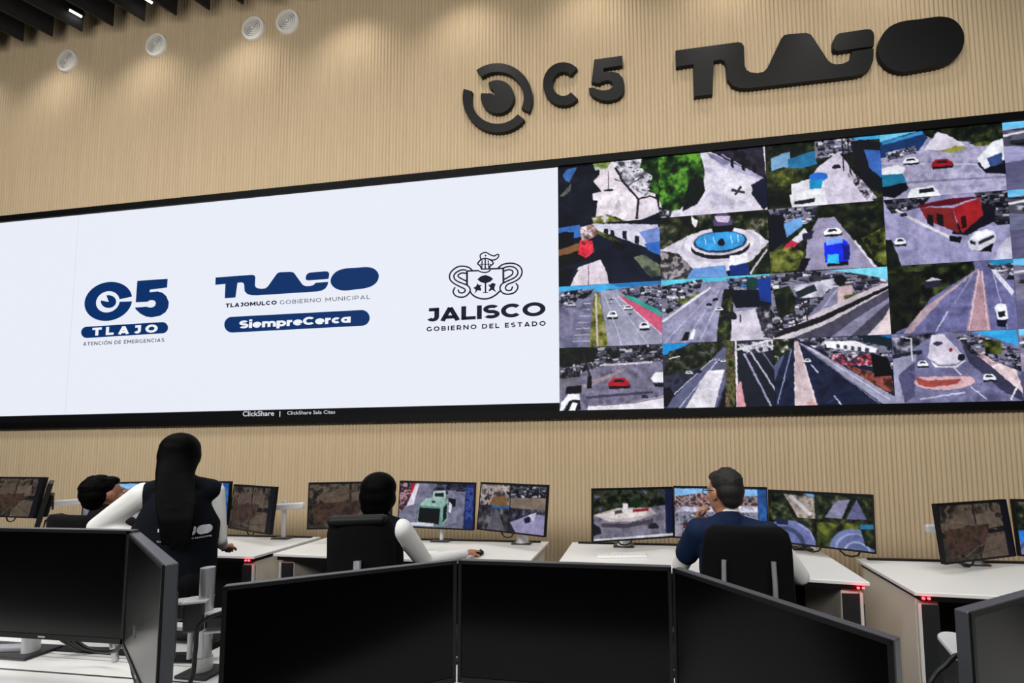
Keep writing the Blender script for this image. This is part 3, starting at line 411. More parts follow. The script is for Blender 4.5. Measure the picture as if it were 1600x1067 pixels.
def slat_wall():
    m = bpy.data.materials.new('fluted_oak'); m.use_nodes = True; nt = m.node_tree; b = nt.nodes['Principled BSDF']
    b.inputs['Roughness'].default_value = .62; b.inputs['Specular IOR Level'].default_value = .25
    tc = nt.nodes.new('ShaderNodeTexCoord'); mp = nt.nodes.new('ShaderNodeMapping'); mp.inputs['Scale'].default_value = (9, 1, .35)
    n = nt.nodes.new('ShaderNodeTexNoise'); n.inputs['Scale'].default_value = 3; n.inputs['Detail'].default_value = 6
    cr = nt.nodes.new('ShaderNodeValToRGB')
    cr.color_ramp.elements[0].position = .3; cr.color_ramp.elements[0].color = tuple(s2l((191, 170, 138)))+(1,)
    cr.color_ramp.elements[1].position = .72; cr.color_ramp.elements[1].color = tuple(s2l((200, 179, 147)))+(1,)
    nt.links.new(tc.outputs['Object'], mp.inputs[0]); nt.links.new(mp.outputs[0], n.inputs['Vector']); nt.links.new(n.outputs['Fac'], cr.inputs[0]); nt.links.new(cr.outputs[0], b.inputs['Base Color'])
    P = .043; prof = [(0, 0), (.1, .45), (.26, .86), (.5, 1), (.74, .86), (.9, .45)]
    x0, x1 = -11.0, 8.0; n_ = int((x1-x0)/P); xs = []; ys = []
    for i in range(n_):
        for u, d in prof: xs.append(x0+(i+u)*P); ys.append(.060-.020*d)
    xs.append(x0+n_*P); ys.append(.060); k = len(xs)
    co = np.zeros((2*k, 3)); co[:k, 0] = xs; co[:k, 1] = ys; co[k:, 0] = xs; co[k:, 1] = ys; co[k:, 2] = 8.0
    i = np.arange(k-1); f = np.stack([i, i+1, i+1+k, i+k], -1)
    me = bpy.data.meshes.new('wall_back'); me.from_pydata(co.tolist(), [], f.tolist()); me.update()
    me.polygons.foreach_set('use_smooth', [True]*len(me.polygons))
    o = link('wall_back', me, m); o['kind'] = 'structure'
slat_wall()
def struct(name, c, d, m):
    o = MB().box(c, d).build(name, m); o['kind'] = 'structure'; return o
M_PAINT = mat('dim_wall_paint', (58, 54, 50), .8)
struct('floor', (-1.5, -4.5, -.05), (19.2, 9.2, .1), mat('dark_carpet', (52, 52, 56), .95, noise=.2, nscale=60))
struct('ceiling', (-1.5, -4.5, 8.15), (19.2, 9.2, .1), mat('black_ceiling', (16, 16, 17), .9))
struct('wall_left', (-11.05, -4.5, 4), (.1, 9.2, 8.2), M_PAINT)
struct('wall_right', (8.05, -4.5, 4), (.1, 9.2, 8.2), M_PAINT)
struct('wall_front', (-1.5, -9.05, 4), (19.2, .1, 8.2), M_PAINT)

# hanging ceiling fins, running obliquely to the wall
FD = Vector((.387, .922, 0)).normalized()
M_FIN = mat('black_fin', (24, 23, 23), .6)
fin_words = ['first', 'second', 'third', 'fourth', 'fifth', 'sixth', 'seventh', 'eighth', 'ninth']
for i in range(24):
    X = -10.29+.485*i
    if X > 1.2: break
    e = Vector((X, -.10, 7.11)); s = e-FD*3.2
    if s.x < -10.9: s = e+FD*((-10.9-e.x)/FD.x)
    o = MB().box((0, 0, .35), ((e-s).length, .03, .7), Matrix.Rotation(math.atan2(FD.y, FD.x), 3, 'Z')).build('ceiling_fin', M_FIN)
    o.location = (e+s)/2+Vector((0, 0, 0)); tag(o, 'thin black ceiling fin in the row above the fluted wood wall', 'ceiling fin', 'black ceiling fins')
def lamp_bar(x, y, z, L, lab):
    t = thing('linear_lamp', (x, y, z), lab, 'lamp', 'small linear lamps between the ceiling fins')
    R = Matrix.Rotation(math.atan2(FD.y, FD.x), 3, 'Z')
    MB().box((x, y, z+.035), (L+.04, .06, .05), R).build('housing', M_BLACK, t)
    MB().box((x, y, z+.005), (L, .035, .012), R).build('diffuser', mat('lamp_white', (255, 255, 250), .5, emit=(255, 255, 250), estr=4), t)
    MB().tube([(x, y, z+.06), (x, y, 8.12)], .006).build('drop_rod', M_BLACK, t)
lamp_bar(-6.38, -.20, 7.255, .11, 'short glowing lamp between black ceiling fins, nearest the left edge')
lamp_bar(-5.29, -.20, 7.275, .11, 'short glowing lamp between black ceiling fins at the top edge of the photo')
lamp_bar(-6.03, -.20, 7.33, .07, 'dim small lamp tucked between two brighter lamps in the ceiling fins')

# round white ceiling-air nozzles set in the wall
def nozzle(px, py, lab):
    x, z = wall_xz(px, py); M = Matrix.Translation((x, .04, z)) @ Matrix.Rotation(math.radians(90), 4, 'X')
    t = thing('air_diffuser', (x, .03, z), lab, 'air vent', 'round white air diffusers high on the wall')
    W = mat('diffuser_white', (226, 221, 212), .45); G = mat('diffuser_shadow', (120, 122, 128), .7)
    MB().lathe([(.165, -.01), (.165, .006), (.155, .02), (.118, .025), (.113, .012), (.113, -.01)], M).build('flange', W, t, smooth=False, auto=True)
    MB().lathe([(.114, -.008), (.114, .004), (.001, .004)], M).build('backing', G, t)
    for r in (.095, .068, .041):
        MB().lathe([(r+.010, .002), (r+.006, .018), (r-.006, .022), (r-.008, .002)], M).build('ring', W, t, auto=True)
    MB().lathe([(.022, .002), (.02, .022), (.001, .025)], M).build('hub', W, t, auto=True)
nozzle(100, 92, 'round white air diffuser on wood wall, leftmost of four')
nozzle(240, 67, 'round white air diffuser on wood wall, second from left under the ceiling fins')
nozzle(392, 41, 'round white air diffuser on wood wall, left one of the close pair')
nozzle(446, 30, 'round white air diffuser on wood wall, right one of the close pair')

# ---------------------------------------------------------------- black raised signs on the wall
M_SIGN = mat('satin_black_letters', (15, 16, 17), .5, spec=.25)
def catmull(pts, n=5):
    N = len(pts); out = []
    for i in range(N):
        p0, p1, p2, p3 = [np.array(pts[(i+j-1) % N], float) for j in range(4)]
        for k in range(n):
            t = k/n; out.append(tuple(.5*((2*p1)+(-p0+p2)*t+(2*p0-5*p1+4*p2-p3)*t*t+(-p0+3*p1-3*p2+p3)*t**3)))
    return out
def tr(pts, x0, y0, sc, Y=-.012): return [wall_xz(x0+p[0]/sc, y0+p[1]/sc, Y) for p in pts]
def sign(name, outline, lab=None, cat='sign', parent=None):
    o = MB().prism(outline, -.012, .0395).build(name, M_SIGN, parent, bevel=.003)
    if parent is None: tag(o, lab, cat, 'raised black lettering on the wood wall')
    return o
def arc_img(cx, cy, rx0, ry0, rx1, ry1, a0, a1, n=36):
    A = [math.radians(a0+(a1-a0)*k/n) for k in range(n+1)]
    return [(cx+rx1*math.cos(a), cy-ry1*math.sin(a)) for a in A]+[(cx+rx0*math.cos(a), cy-ry0*math.sin(a)) for a in A[::-1]]
EX, EY, ES = 715, 80, 5.926
x, z = wall_xz(777, 152)
em = thing('eye_emblem', (x, 0, z), 'black raised round eye emblem left of the letter C on the wood wall', 'sign', 'raised black lettering on the wood wall')
sign('arc', tr(arc_img(368, 430, 242, 240, 324, 321, 127, -24), EX, EY, ES), parent=em)
sign('arc', tr(arc_img(368, 430, 242, 240, 324, 321, 165, 321), EX, EY, ES), parent=em)
pup = [(367+155*math.cos(math.radians(a)), 420-155*math.sin(math.radians(a))) for a in np.linspace(168, 483, 44)]+[(297, 343), (320, 352), (352, 408), (305, 388)]
sign('pupil', tr(pup, EX, EY, ES), parent=em)
sign('letter_c', tr(arc_img(978, 300, 98, 112, 188, 200, 46, 316), EX, EY, ES), 'black raised letter C between the eye emblem and the 5', 'letter')
five = [(1265, 75), (1525, 40), (1525, 130), (1352, 158), (1352, 190), (1440, 188), (1490, 203), (1528, 245), (1545, 300), (1543, 360), (1520, 408), (1475, 440), (1400, 458), (1330, 452), (1260, 420), (1218, 375), (1212, 340), (1255, 335), (1300, 352), (1345, 362), (1400, 354), (1433, 330), (1438, 305), (1425, 280), (1390, 268), (1345, 278), (1305, 298), (1240, 285)]
sign('digit_five', tr(five, EX, EY, ES), 'black raised digit 5 right of the letter C', 'letter')
TX, TY, TS = 1045, 15, 3.333
tl_a = [(35, 212), (362, 168), (382, 174), (392, 190), (395, 290), (406, 314), (428, 326), (462, 330), (495, 322), (515, 300), (585, 150), (600, 133), (622, 127), (715, 120), (740, 128), (757, 152), (830, 264), (848, 278), (870, 284), (905, 281), (935, 268), (950, 245), (954, 217), (1068, 201), (1066, 262), (1048, 306), (1015, 332), (975, 344), (420, 409), (372, 409), (332, 395), (307, 362), (298, 288), (290, 268), (272, 260), (235, 266), (228, 440), (133, 452), (128, 284), (38, 297)]
tl_j = [(856, 200), (857, 160), (868, 136), (888, 122), (1028, 101), (1052, 102), (1066, 116), (1071, 138), (1068, 189), (960, 205), (884, 215), (866, 212)]
tl_o = catmull([(1090, 210), (1102, 150), (1142, 95), (1210, 62), (1310, 48), (1415, 35), (1482, 50), (1526, 95), (1540, 150), (1526, 212), (1482, 262), (1416, 291), (1325, 309), (1225, 324), (1152, 306), (1106, 262)])
x, z = wall_xz(1210, 95)
tw = thing('wordmark_sign', (x, 0, z), 'black raised wordmark whose joined T, L, A and J run in one piece', 'sign', 'raised black lettering on the wood wall')
sign('joined_letters', tr(tl_a, TX, TY, TS), parent=tw); sign('hook', tr(tl_j, TX, TY, TS), parent=tw)
sign('letter_o', tr(tl_o, TX, TY, TS), 'big solid black oval O ending the raised wordmark', 'letter')

# ---------------------------------------------------------------- video wall
CW, CH = .68*1.62, .68; ZB = 1.9112; ZT = ZB+4*CH; XL, XR = -8.8, 4*CW+1.1
vw = thing('video_wall', (-2, .03, ZB), 'huge video wall with a white page of logos and a grid of street cameras', 'screen')
fr = MB()
zo0, zo1 = ZB-.083, ZT+.083
fr.box(((XL+XR)/2, .008, (ZB+zo0)/2), (XR-XL+.16, .07, ZB-zo0)); fr.box(((XL+XR)/2, .008, (ZT+zo1)/2), (XR-XL+.16, .07, zo1-ZT))
fr.box((XL-.04, .008, (ZB+ZT)/2), (.08, .07, ZT-ZB)); fr.box((XR+.04, .008, (ZB+ZT)/2), (.08, .07, ZT-ZB)); fr.box(((XL+XR)/2, .03, (ZB+ZT)/2), (XR-XL, .02, ZT-ZB))
fr.build('frame', M_FRAME, vw)
def flat(name, rgb, parent, e=1.0):
    return mat(name, (4, 4, 5), .5, emit=rgb, estr=e, spec=.06)
zc = wall_xz(0, 650.2)[1]; zc = ZB+.088
M_PAGE = flat('page_white', (233, 237, 248), None)
page = MB().box((XL/2, .003, (zc+ZT)/2), (-XL, .006, ZT-zc)).build('page_screen', M_PAGE, vw, 'white lit page with blue and black logos')
MB().box((XL/2, .004, (ZB+zc)/2), (-XL, .006, zc-ZB)).build('caption_bar', flat('caption_black', (10, 11, 13), None), vw)
sx = wall_xz(112, 500)[0]
MB().box((sx, -.0005, (zc+ZT)/2), (.012, .002, ZT-zc)).build('seam', flat('seam_grey', (224, 227, 240), None), page)
M_BLUE = flat('logo_blue', (6, 48, 104), None); M_INKT = flat('logo_ink', (22, 26, 44), None); M_INK2 = flat('logo_thin_ink', (74, 78, 92), None); M_PW = flat('logo_white', (240, 243, 250), None); M_CAP = flat('caption_white', (214, 216, 222), None)
def pane(pts, mb, y=-.001, t=.002): mb.prism(pts, y-t, y); return mb
# wide geometric capitals and a few small letters, drawn as strokes of thickness t (cap height 1)
def glyph(ch, t):
    h = t/2; L = lambda x0, y0, x1, y1: ('l', (x0, y0), (x1, y1)); A = lambda *a: ('a',)+a
    if ch == 'Ó': w, s = glyph('O', t); return w, s+[L(w*.45, 1.1, w*.66, 1.3)]
    x = .74
    G = {'A': (1.0, [L(h*.95, 0, .5, 1-h*.3), L(1-h*.95, 0, .5, 1-h*.3), L(.2, .27, .8, .27)]), 'B': (.84, [L(h, 0, h, 1), L(0, h, .46, h), L(0, .52, .46, .52), L(0, 1-h, .44, 1-h), A(.46, (.52+h)/2, .38-h, (.52-h)/2, 90, -90), A(.44, (1.52-h)/2, .34-h, (.48-h)/2, 90, -90)]),
         'C': (.98, [A(.52, .5, .52-h, .5-h, 42, 318)]), 'D': (.98, [L(h, 0, h, 1), L(0, h, .42, h), L(0, 1-h, .42, 1-h), A(.42, .5, .56-h, .5-h, 90, -90)]), 'E': (.74, [L(h, 0, h, 1), L(0, h, .74, h), L(0, .51, .66, .51), L(0, 1-h, .74, 1-h)]),
         'G': (1.0, [A(.52, .5, .52-h, .5-h, 42, 330), L(1-h, .12, 1-h, .5)]), 'I': (t, [L(h, 0, h, 1)]), 'J': (.66, [L(.14, 1-h, .66, 1-h), L(.66-h, 1, .66-h, .34), A(.34, .34, .32-h, .34-h, 0, -150)]), 'L': (.72, [L(h, 0, h, 1), L(0, h, .72, h)]),
         'M': (1.16, [L(h, 0, h, 1), L(1.16-h, 0, 1.16-h, 1), L(h*1.1, 1-h*.4, .58, .28), L(1.16-h*1.1, 1-h*.4, .58, .28)]), 'N': (.98, [L(h, 0, h, 1), L(.98-h, 0, .98-h, 1), L(h*1.1, 1-h*.6, .98-h*1.1, h*.6)]), 'O': (1.1, [A(.55, .5, .55-h, .5-h, 0, 360)]),
         'P': (.84, [L(h, 0, h, 1), L(0, .36, .46, .36), L(0, 1-h, .46, 1-h), A(.46, (1.36-h)/2, .38-h, (.64-h)/2, 90, -90)]), 'R': (.88, [L(h, 0, h, 1), L(0, .36, .46, .36), L(0, 1-h, .46, 1-h), A(.46, (1.36-h)/2, .38-h, (.64-h)/2, 90, -90), L(.46, .38, .88-h, 0)]),
         'S': (.82, [A(.41, .75-h/2, .40-h, (.5-h)/2, 35, 270), A(.41, .25+h/2, .41-h, (.5-h)/2, 90, -145)]), 'T': (.86, [L(.43, 0, .43, 1), L(0, 1-h, .86, 1-h)]), 'U': (.94, [L(h, 1, h, .42), L(.94-h, 1, .94-h, .42), A(.47, .42, .47-h, .42-h, 180, 360)]),
         'i': (t, [L(h, 0, h, x), L(h, .82, h, .82+t)]), 'e': (.78, [A(.39, x/2, .39-h, x/2-h, 0, 315), L(.06, x/2, .78-h*.3, x/2)]), 'c': (.72, [A(.38, x/2, .38-h, x/2-h, 45, 315)]), 'r': (.5, [L(h, 0, h, x), A(.46, .38, .46-h, x-.38-h, 90, 170)]),
         'm': (1.2, [L(h, 0, h, x), L(.6, 0, .6, .42), L(1.2-h, 0, 1.2-h, .42), A((.6+h)/2, .42, (.6-h)/2, x-.42-h, 0, 180), A((1.8-h)/2, .42, (.6-h)/2, x-.42-h, 0, 180)]), 'p': (.82, [L(h, -.24, h, x), A(.42, x/2, .40-h, x/2-h, 0, 360)]), 'a': (.78, [L(.78-h, 0, .78-h, x), A(.38, x/2, .38-h, x/2-h, 0, 360)])}
    return G[ch]
def stroke_text(name, body, m, parent, a, b, cap, t, y=-.005, gap=.2):
    """baseline from photo-plane point a to b on the video wall, cap height in the same units"""
    xa, za = wall_xz(*a); xb, zb = wall_xz(*b); zb = (za+zb)/2; H = wall_xz((a[0]+b[0])/2, (a[1]+b[1])/2-cap)[1]-zb
    W = sum((glyph(c, t)[0] if c != ' ' else .3)+gap for c in body)-gap; sx = (xb-xa)/W; mb = MB(); X = 0
    def put(P): mb.prism([(xa+(X+p[0])*sx, zb+p[1]*H) for p in P], y, y+.002)
    for c in body:
        if c == ' ': X += .3+gap; continue
        w_, S = glyph(c, t)
        for s in S:
            if s[0] == 'l':
                p, q = np.array(s[1]), np.array(s[2]); d = q-p; l = np.linalg.norm(d) or 1; n = np.array([-d[1], d[0]])/l*t/2; put([p+n, q+n, q-n, p-n])
            else:
                cx, cy, rx, ry, a0, a1 = s[1:]; N = max(8, int(abs(a1-a0)/12)); o, i = [], []
                for k in range(N+1):
                    g = math.radians(a0+(a1-a0)*k/N); o.append((cx+(rx+t/2)*math.cos(g), cy+(ry+t/2)*math.sin(g))); i.append((cx+(rx-t/2)*math.cos(g), cy+(ry-t/2)*math.sin(g)))
                for k in range(N): put([o[k], o[k+1], i[k+1], i[k]])
        X += w_+gap
    return mb.build(name, m, parent)
# round-eye C and 5 logo
LX, LY, LS = 115, 420, 8.206
def t3(p): return tr(p, LX, LY, LS, 0)
mb = MB(); A = np.radians(np.linspace(11, 357, 60))
outer = [(448+304*math.cos(a)+22*math.sin(a), 418-250*math.sin(a)-14*math.cos(a)) for a in A]; inner = [(441+152*math.cos(a)+8*math.sin(a), 424-136*math.sin(a)-8*math.cos(a)) for a in A]
pane(t3(outer+inner[::-1]), mb)
pane(t3([(450+97*math.cos(a), 420-82*math.sin(a)) for a in np.radians(np.linspace(170, 466, 40))]+[(455, 425)]), mb)
pane(t3([(820, 155), (1207, 128), (1200, 240), (980, 268), (975, 300), (1080, 290), (1140, 306), (1190, 350), (1222, 430), (1214, 500), (1180, 556), (1110, 602), (1000, 622), (930, 612), (860, 576), (805, 525), (788, 497), (940, 485), (968, 496), (1010, 496), (1048, 474), (1058, 440), (1046, 412), (1010, 400), (972, 406), (950, 422), (800, 430)]), mb)
mb.build('eye_logo', M_BLUE, page)
def pill(p0, p1, r, tf):
    a = math.atan2(p1[1]-p0[1], p1[0]-p0[0]); o = []
    for k in range(17): q = a+math.pi/2+math.pi*k/16; o.append((p0[0]+r*math.cos(q), p0[1]+r*math.sin(q)))
    for k in range(17): q = a-math.pi/2+math.pi*k/16; o.append((p1[0]+r*math.cos(q), p1[1]+r*math.sin(q)))
    return tf(o)
pane(pill((172, 815), (1140, 755), 72, t3), MB()).build('name_pill', M_BLUE, page)
def ptext(name, body, m, a, b, cap, bold=0, y=-.005):
    xa, za = wall_xz(*a); xb, zb = wall_xz(*b); xm, zm = wall_xz((a[0]+b[0])/2, (a[1]+b[1])/2-cap)
    return wall_text(name, body, m, page, xa, xb, (za+zb)/2, zm-(za+zb)/2, y, bold)
stroke_text('lettering', 'TLAJO', M_PW, page, (144.5, 525), (246.5, 519), 12.5, 0.27, gap=0.42)
stroke_text('lettering', 'ATENCIÓN DE EMERGENCIAS', M_INK2, page, (130.5, 540.2), (257, 534), 5.6, 0.16, gap=0.3)
# joined wordmark, blue
def box_of(ps): return min(p[0] for p in ps), max(p[0] for p in ps), min(p[1] for p in ps), max(p[1] for p in ps)
tl_s = [(954, 240) if p == (954, 217) else (1068, 226) if p == (1068, 201) else p for p in tl_a]
sg = [tr(q, TX, TY, TS, 0) for q in (tl_s, tl_j, tl_o)]; bx = box_of([p for q in sg for p in q])
x0 = wall_xz(337, 438)[0]; x1 = wall_xz(592, 430)[0]; z1 = wall_xz(574, 415.5)[1]; z0 = wall_xz(362, 465.5)[1]
mb = MB()
for q in sg: pane([(x0+(p[0]-bx[0])/(bx[1]-bx[0])*(x1-x0), z0+(p[1]-bx[2])/(bx[3]-bx[2])*(z1-z0)) for p in q], mb)
mb.build('wordmark', M_BLUE, page)
def t4(p): return tr(p, 330, 400, 5.926, 0)
stroke_text('lettering', 'TLAJOMULCO', M_INKT, page, (353, 480.5), (432.6, 476), 6.3, 0.25, gap=0.18)
stroke_text('lettering', 'GOBIERNO MUNICIPAL', M_INK2, page, (437.7, 475.7), (578.4, 467.2), 6.3, 0.13, gap=0.32)
pane(pill((196, 636), (1395, 573), 73, t4), MB()).build('name_pill', M_BLUE, page)
stroke_text('lettering', 'SiempreCerca', M_PW, page, (374, 513.5), (548, 504), 12.4, .26, gap=.05)
# crest: helmet, shield and scrolls in line work
def t5(p): return tr(p, 690, 385, 11.43, 0)
cm = MB()
def smooth_line(pts, n=4):
    P = [np.array(p, float) for p in pts]; P = [2*P[0]-P[1]]+P+[2*P[-1]-P[-2]]; o = []
    for i in range(1, len(P)-2):
        for k in range(n):
            t = k/n; o.append(.5*((2*P[i])+(-P[i-1]+P[i+1])*t+(2*P[i-1]-5*P[i]+4*P[i+1]-P[i+2])*t*t+(-P[i-1]+3*P[i]-3*P[i+1]+P[i+2])*t**3))
    o.append(P[-2]); return o
def stroke(pts, wd=26, sm=True):
    P = smooth_line(pts) if sm else [np.array(p, float) for p in pts]; L, R = [], []
    for i, p in enumerate(P):
        d = P[min(i+1, len(P)-1)]-P[max(i-1, 0)]; d = d/(np.linalg.norm(d)+1e-9); nn = np.array([-d[1], d[0]])*wd/2; L.append(p+nn); R.append(p-nn)
    for i in range(len(P)-1): cm.prism(t5([L[i], L[i+1], R[i+1], R[i]]), -.003, -.001)
for q, wd in [([(455, 440), (660, 433)], 26), ([(660, 433), (700, 455), (770, 466), (840, 450), (880, 405)], 22), ([(870, 402), (1100, 392)], 28), ([(455, 432), (455, 695)], 34), ([(1103, 385), (1106, 655)], 34), ([(505, 800), (560, 870), (650, 920), (760, 938), (870, 920), (970, 865), (1045, 795)], 28),
      ([(550, 430), (490, 378), (400, 355), (300, 362), (205, 420), (148, 500), (152, 590), (220, 660), (330, 720), (410, 760), (420, 800), (375, 830), (318, 822), (295, 770)], 26), ([(445, 425), (360, 420), (270, 460), (222, 520), (240, 590), (320, 640), (450, 690), (507, 750), (500, 820), (430, 890), (340, 908), (250, 880), (207, 810), (242, 730)], 26), ([(450, 482), (360, 477), (298, 512), (304, 545), (360, 580), (450, 622)], 26),
      ([(1005, 395), (1080, 330), (1200, 302), (1320, 314), (1408, 370), (1438, 460), (1398, 560), (1300, 630), (1180, 680), (1140, 740), (1170, 785), (1240, 780), (1270, 715)], 26), ([(1100, 388), (1180, 362), (1280, 367), (1350, 420), (1360, 490), (1300, 560), (1130, 640), (1062, 690), (1045, 760), (1090, 830), (1180, 855), (1290, 830), (1350, 770), (1362, 705), (1325, 660)], 26), ([(1120, 440), (1200, 416), (1270, 440), (1262, 500), (1200, 545), (1120, 590)], 26),
      ([(640, 310), (700, 240), (780, 215), (870, 240), (925, 300), (870, 350), (850, 405)], 26), ([(640, 310), (690, 350), (715, 405)], 26), ([(705, 405), (855, 403)], 22), ([(725, 250), (718, 400)], 20), ([(780, 225), (780, 405)], 24), ([(832, 250), (846, 400)], 20), ([(690, 320), (880, 320)], 14), ([(700, 232), (690, 160), (740, 118), (800, 110), (870, 150), (940, 172), (990, 145), (1022, 152), (1008, 200), (950, 240), (880, 242)], 22), ([(785, 655), (785, 828)], 26), ([(738, 826), (832, 826)], 16)]:
    stroke(q, wd)
for q in ([(640, 590), (700, 535), (785, 510), (870, 540), (922, 580), (870, 630), (785, 660), (700, 640)], [(570, 740), (618, 712), (640, 660), (668, 690), (722, 690), (690, 720), (708, 760), (700, 795), (650, 780), (585, 845), (612, 780)], [(830, 680), (872, 686), (905, 650), (970, 672), (948, 720), (942, 760), (982, 822), (900, 772), (862, 800), (835, 795), (872, 740)], [(765, 165), (785, 148), (806, 165), (785, 184)]): cm.prism(t5(q), -.003, -.001)
cm.build('crest', M_INKT, page)
stroke_text('lettering', 'JALISCO', M_INKT, page, (666, 501.6), (852.5, 494.8), 21.5, .24, gap=.06)
stroke_text('lettering', 'GOBIERNO DEL ESTADO', M_INKT, page, (666.8, 517.6), (852.7, 509.4), 7.4, .22, gap=0.36)
ptext('caption', 'ClickShare', M_CAP, (379.7, 650.4), (428.7, 649.2), 7.6, .012)
ptext('caption', '|', M_CAP, (437.0, 650.0), (438.4, 650.0), 7.6, .0)
ptext('caption', 'ClickShare Sala Citas', M_CAP, (449.3, 647.8), (524, 646.2), 5.4, .004)
for (r, c), p in feeds().items():
    x0 = c*CW; wd = CW if c < 4 else 1.05; z1 = ZT-r*CH
    me = screen_mesh('camera_feed', p, (x0+.001, -.001, z1-.001), (wd-.002, 0, 0), (0, 0, -CH+.002)); link('camera_feed', me, attr_mat(), vw)
# ---------------------------------------------------------------- console desks
M_RED = mat('red_indicator', (120, 10, 14), .3, emit=(255, 40, 48), estr=14)
M_TRIM = mat('bright_trim', (232, 230, 224), .3, metal=.2)
M_EDGE = mat('oak_edge', (206, 186, 150), .5)
def desk(name, P, lab, legs, front=True, lamps=(), zt=.74, group='white console desks', rail=True):
    """P: plan corners left-front, right-front, right-back, left-back"""
    P = [Vector((p[0], p[1], 0)) for p in P]; lf, rf, rb, lb = P; c = (lf+rf+rb+lb)/4
    t = thing(name, (c.x, c.y, 0), lab, 'desk', group)
    mb = MB().slab([(p.x, p.y) for p in P], zt-.022, zt); mb.build('desktop', M_WHITE, t, bevel=.004)
    k = .03; Q = [p+(c-p)*k for p in P]
    MB().slab([(p.x, p.y) for p in Q], zt-.05, zt-.0225).build('underframe', M_BLACK, t)
    if rail:
        a, b = lb.lerp(lf, .06), rb.lerp(rf, .06); d = (b-a); ang = math.atan2(d.y, d.x)
        MB().box(((a+b)/2+Vector((0, 0, zt+.006))), (d.length*.94, .03, .012), Matrix.Rotation(ang, 3, 'Z')).build('cable_rail', M_BLACK, t)
    a, b = lb.lerp(lf, .22), rb.lerp(rf, .22); d = b-a; ang = math.atan2(d.y, d.x)
    MB().box((a+b)/2+Vector((0, 0, .40)), (d.length-.16, .03, .60), Matrix.Rotation(ang, 3, 'Z')).build('modesty_panel', M_BLACK, t)
    for side in legs:
        f, bk, s = (lf, lb, 1) if side == 'l' else (rf, rb, -1)
        y0 = max(f.y, min(f.y, f.y))+.05; y1 = bk.y-.06; x = f.x+s*.085
        L = MB().box((x, (y0+y1)/2, .345), (.115, y1-y0, .69)).build('leg', M_BEIGE, t, bevel=.006)
        MB().box((x, y0-.006, .33), (.105, .012, .66)).build('front_plate', M_DARK, L)
        MB().box((x-s*.0475, y0-.014, .34), (.016, .012, .66)).build('trim', M_TRIM, L)
        if side in lamps: 
            MB().box((x-s*.045, f.y-.004, .708), (.014, .010, .012), bev=.003).box((x-s*.018, f.y-.004, .708), (.014, .010, .012), bev=.003).build('indicator_lamp', M_RED, t, 'glowing red indicator lamp')
            light('indicator_glow', 'POINT', (x-s*.03, f.y-.03, .680), .06, (1, .03, .05), shadow_soft_size=.02)
    return t
desk('console_desk', [(-6.10, -1.62), (-4.09, -1.62), (-4.09, -.95), (-6.10, -.95)], 'white console desk at the left edge of the photo', 'lr')
desk('console_desk', [(-4.03, -1.65), (-2.03, -1.65), (-2.03, -.95), (-4.03, -.95)], 'white console desk in front of the standing person', 'lr', lamps='r')
desk('console_desk', [(-1.955, -1.56), (.088, -1.64), (.085, -.95), (-1.955, -.95)], 'white console desk where the person reaches a hand to the mouse', 'lr')
desk('console_desk', [(.292, -1.617), (2.18, -1.843), (2.186, -.95), (.285, -.95)], 'white console desk of the grey-haired person', 'lr', lamps='r')
desk('console_desk', [(2.335, -1.99), (4.45, -2.12), (4.45, -1.25), (2.342, -1.27)], 'white console desk at the right edge with a glowing red lamp on its corner', 'lr', lamps='l')
# near row
nd = desk('console_desk', [(-3.1, -3.80), (-.56, -3.80), (-.56, -2.99), (-3.1, -2.99)], 'white console desk under the big dark monitors at lower left', 'lr', rail=False, group='near row of white console desks')
MB().box((-1.9, -3.125, .7425), (1.9, .042, .007)).build('cable_trough', M_BLACK, nd)
MB().box((-1.83, -3.292, .7405), (2.4, .006, .003)).build('seam', M_DARK, nd)
for y in (-3.165, -3.19): MB().box((-1.83, y, .7405), (2.4, .004, .002)).build('groove', mat('groove_grey', (170, 170, 172), .5), nd)
rr = MB().box((-.93, -3.0, .80), (.66, .045, .014)).build('rear_shelf', M_WHITE, nd)
MB().box((-.93, -2.99, .768), (.66, .02, .052)).build('shelf_front', M_DARK, nd)
desk('console_desk', [(-.46, -3.80), (1.60, -3.80), (1.60, -2.99), (-.46, -2.99)], 'white console desk under the three dark monitors in the foreground', 'lr', group='near row of white console desks')
desk('console_desk', [(1.68, -4.0), (3.7, -4.0), (3.7, -3.26), (1.68, -3.26)], 'white console desk under the dark monitor at lower right', 'lr', group='near row of white console desks')

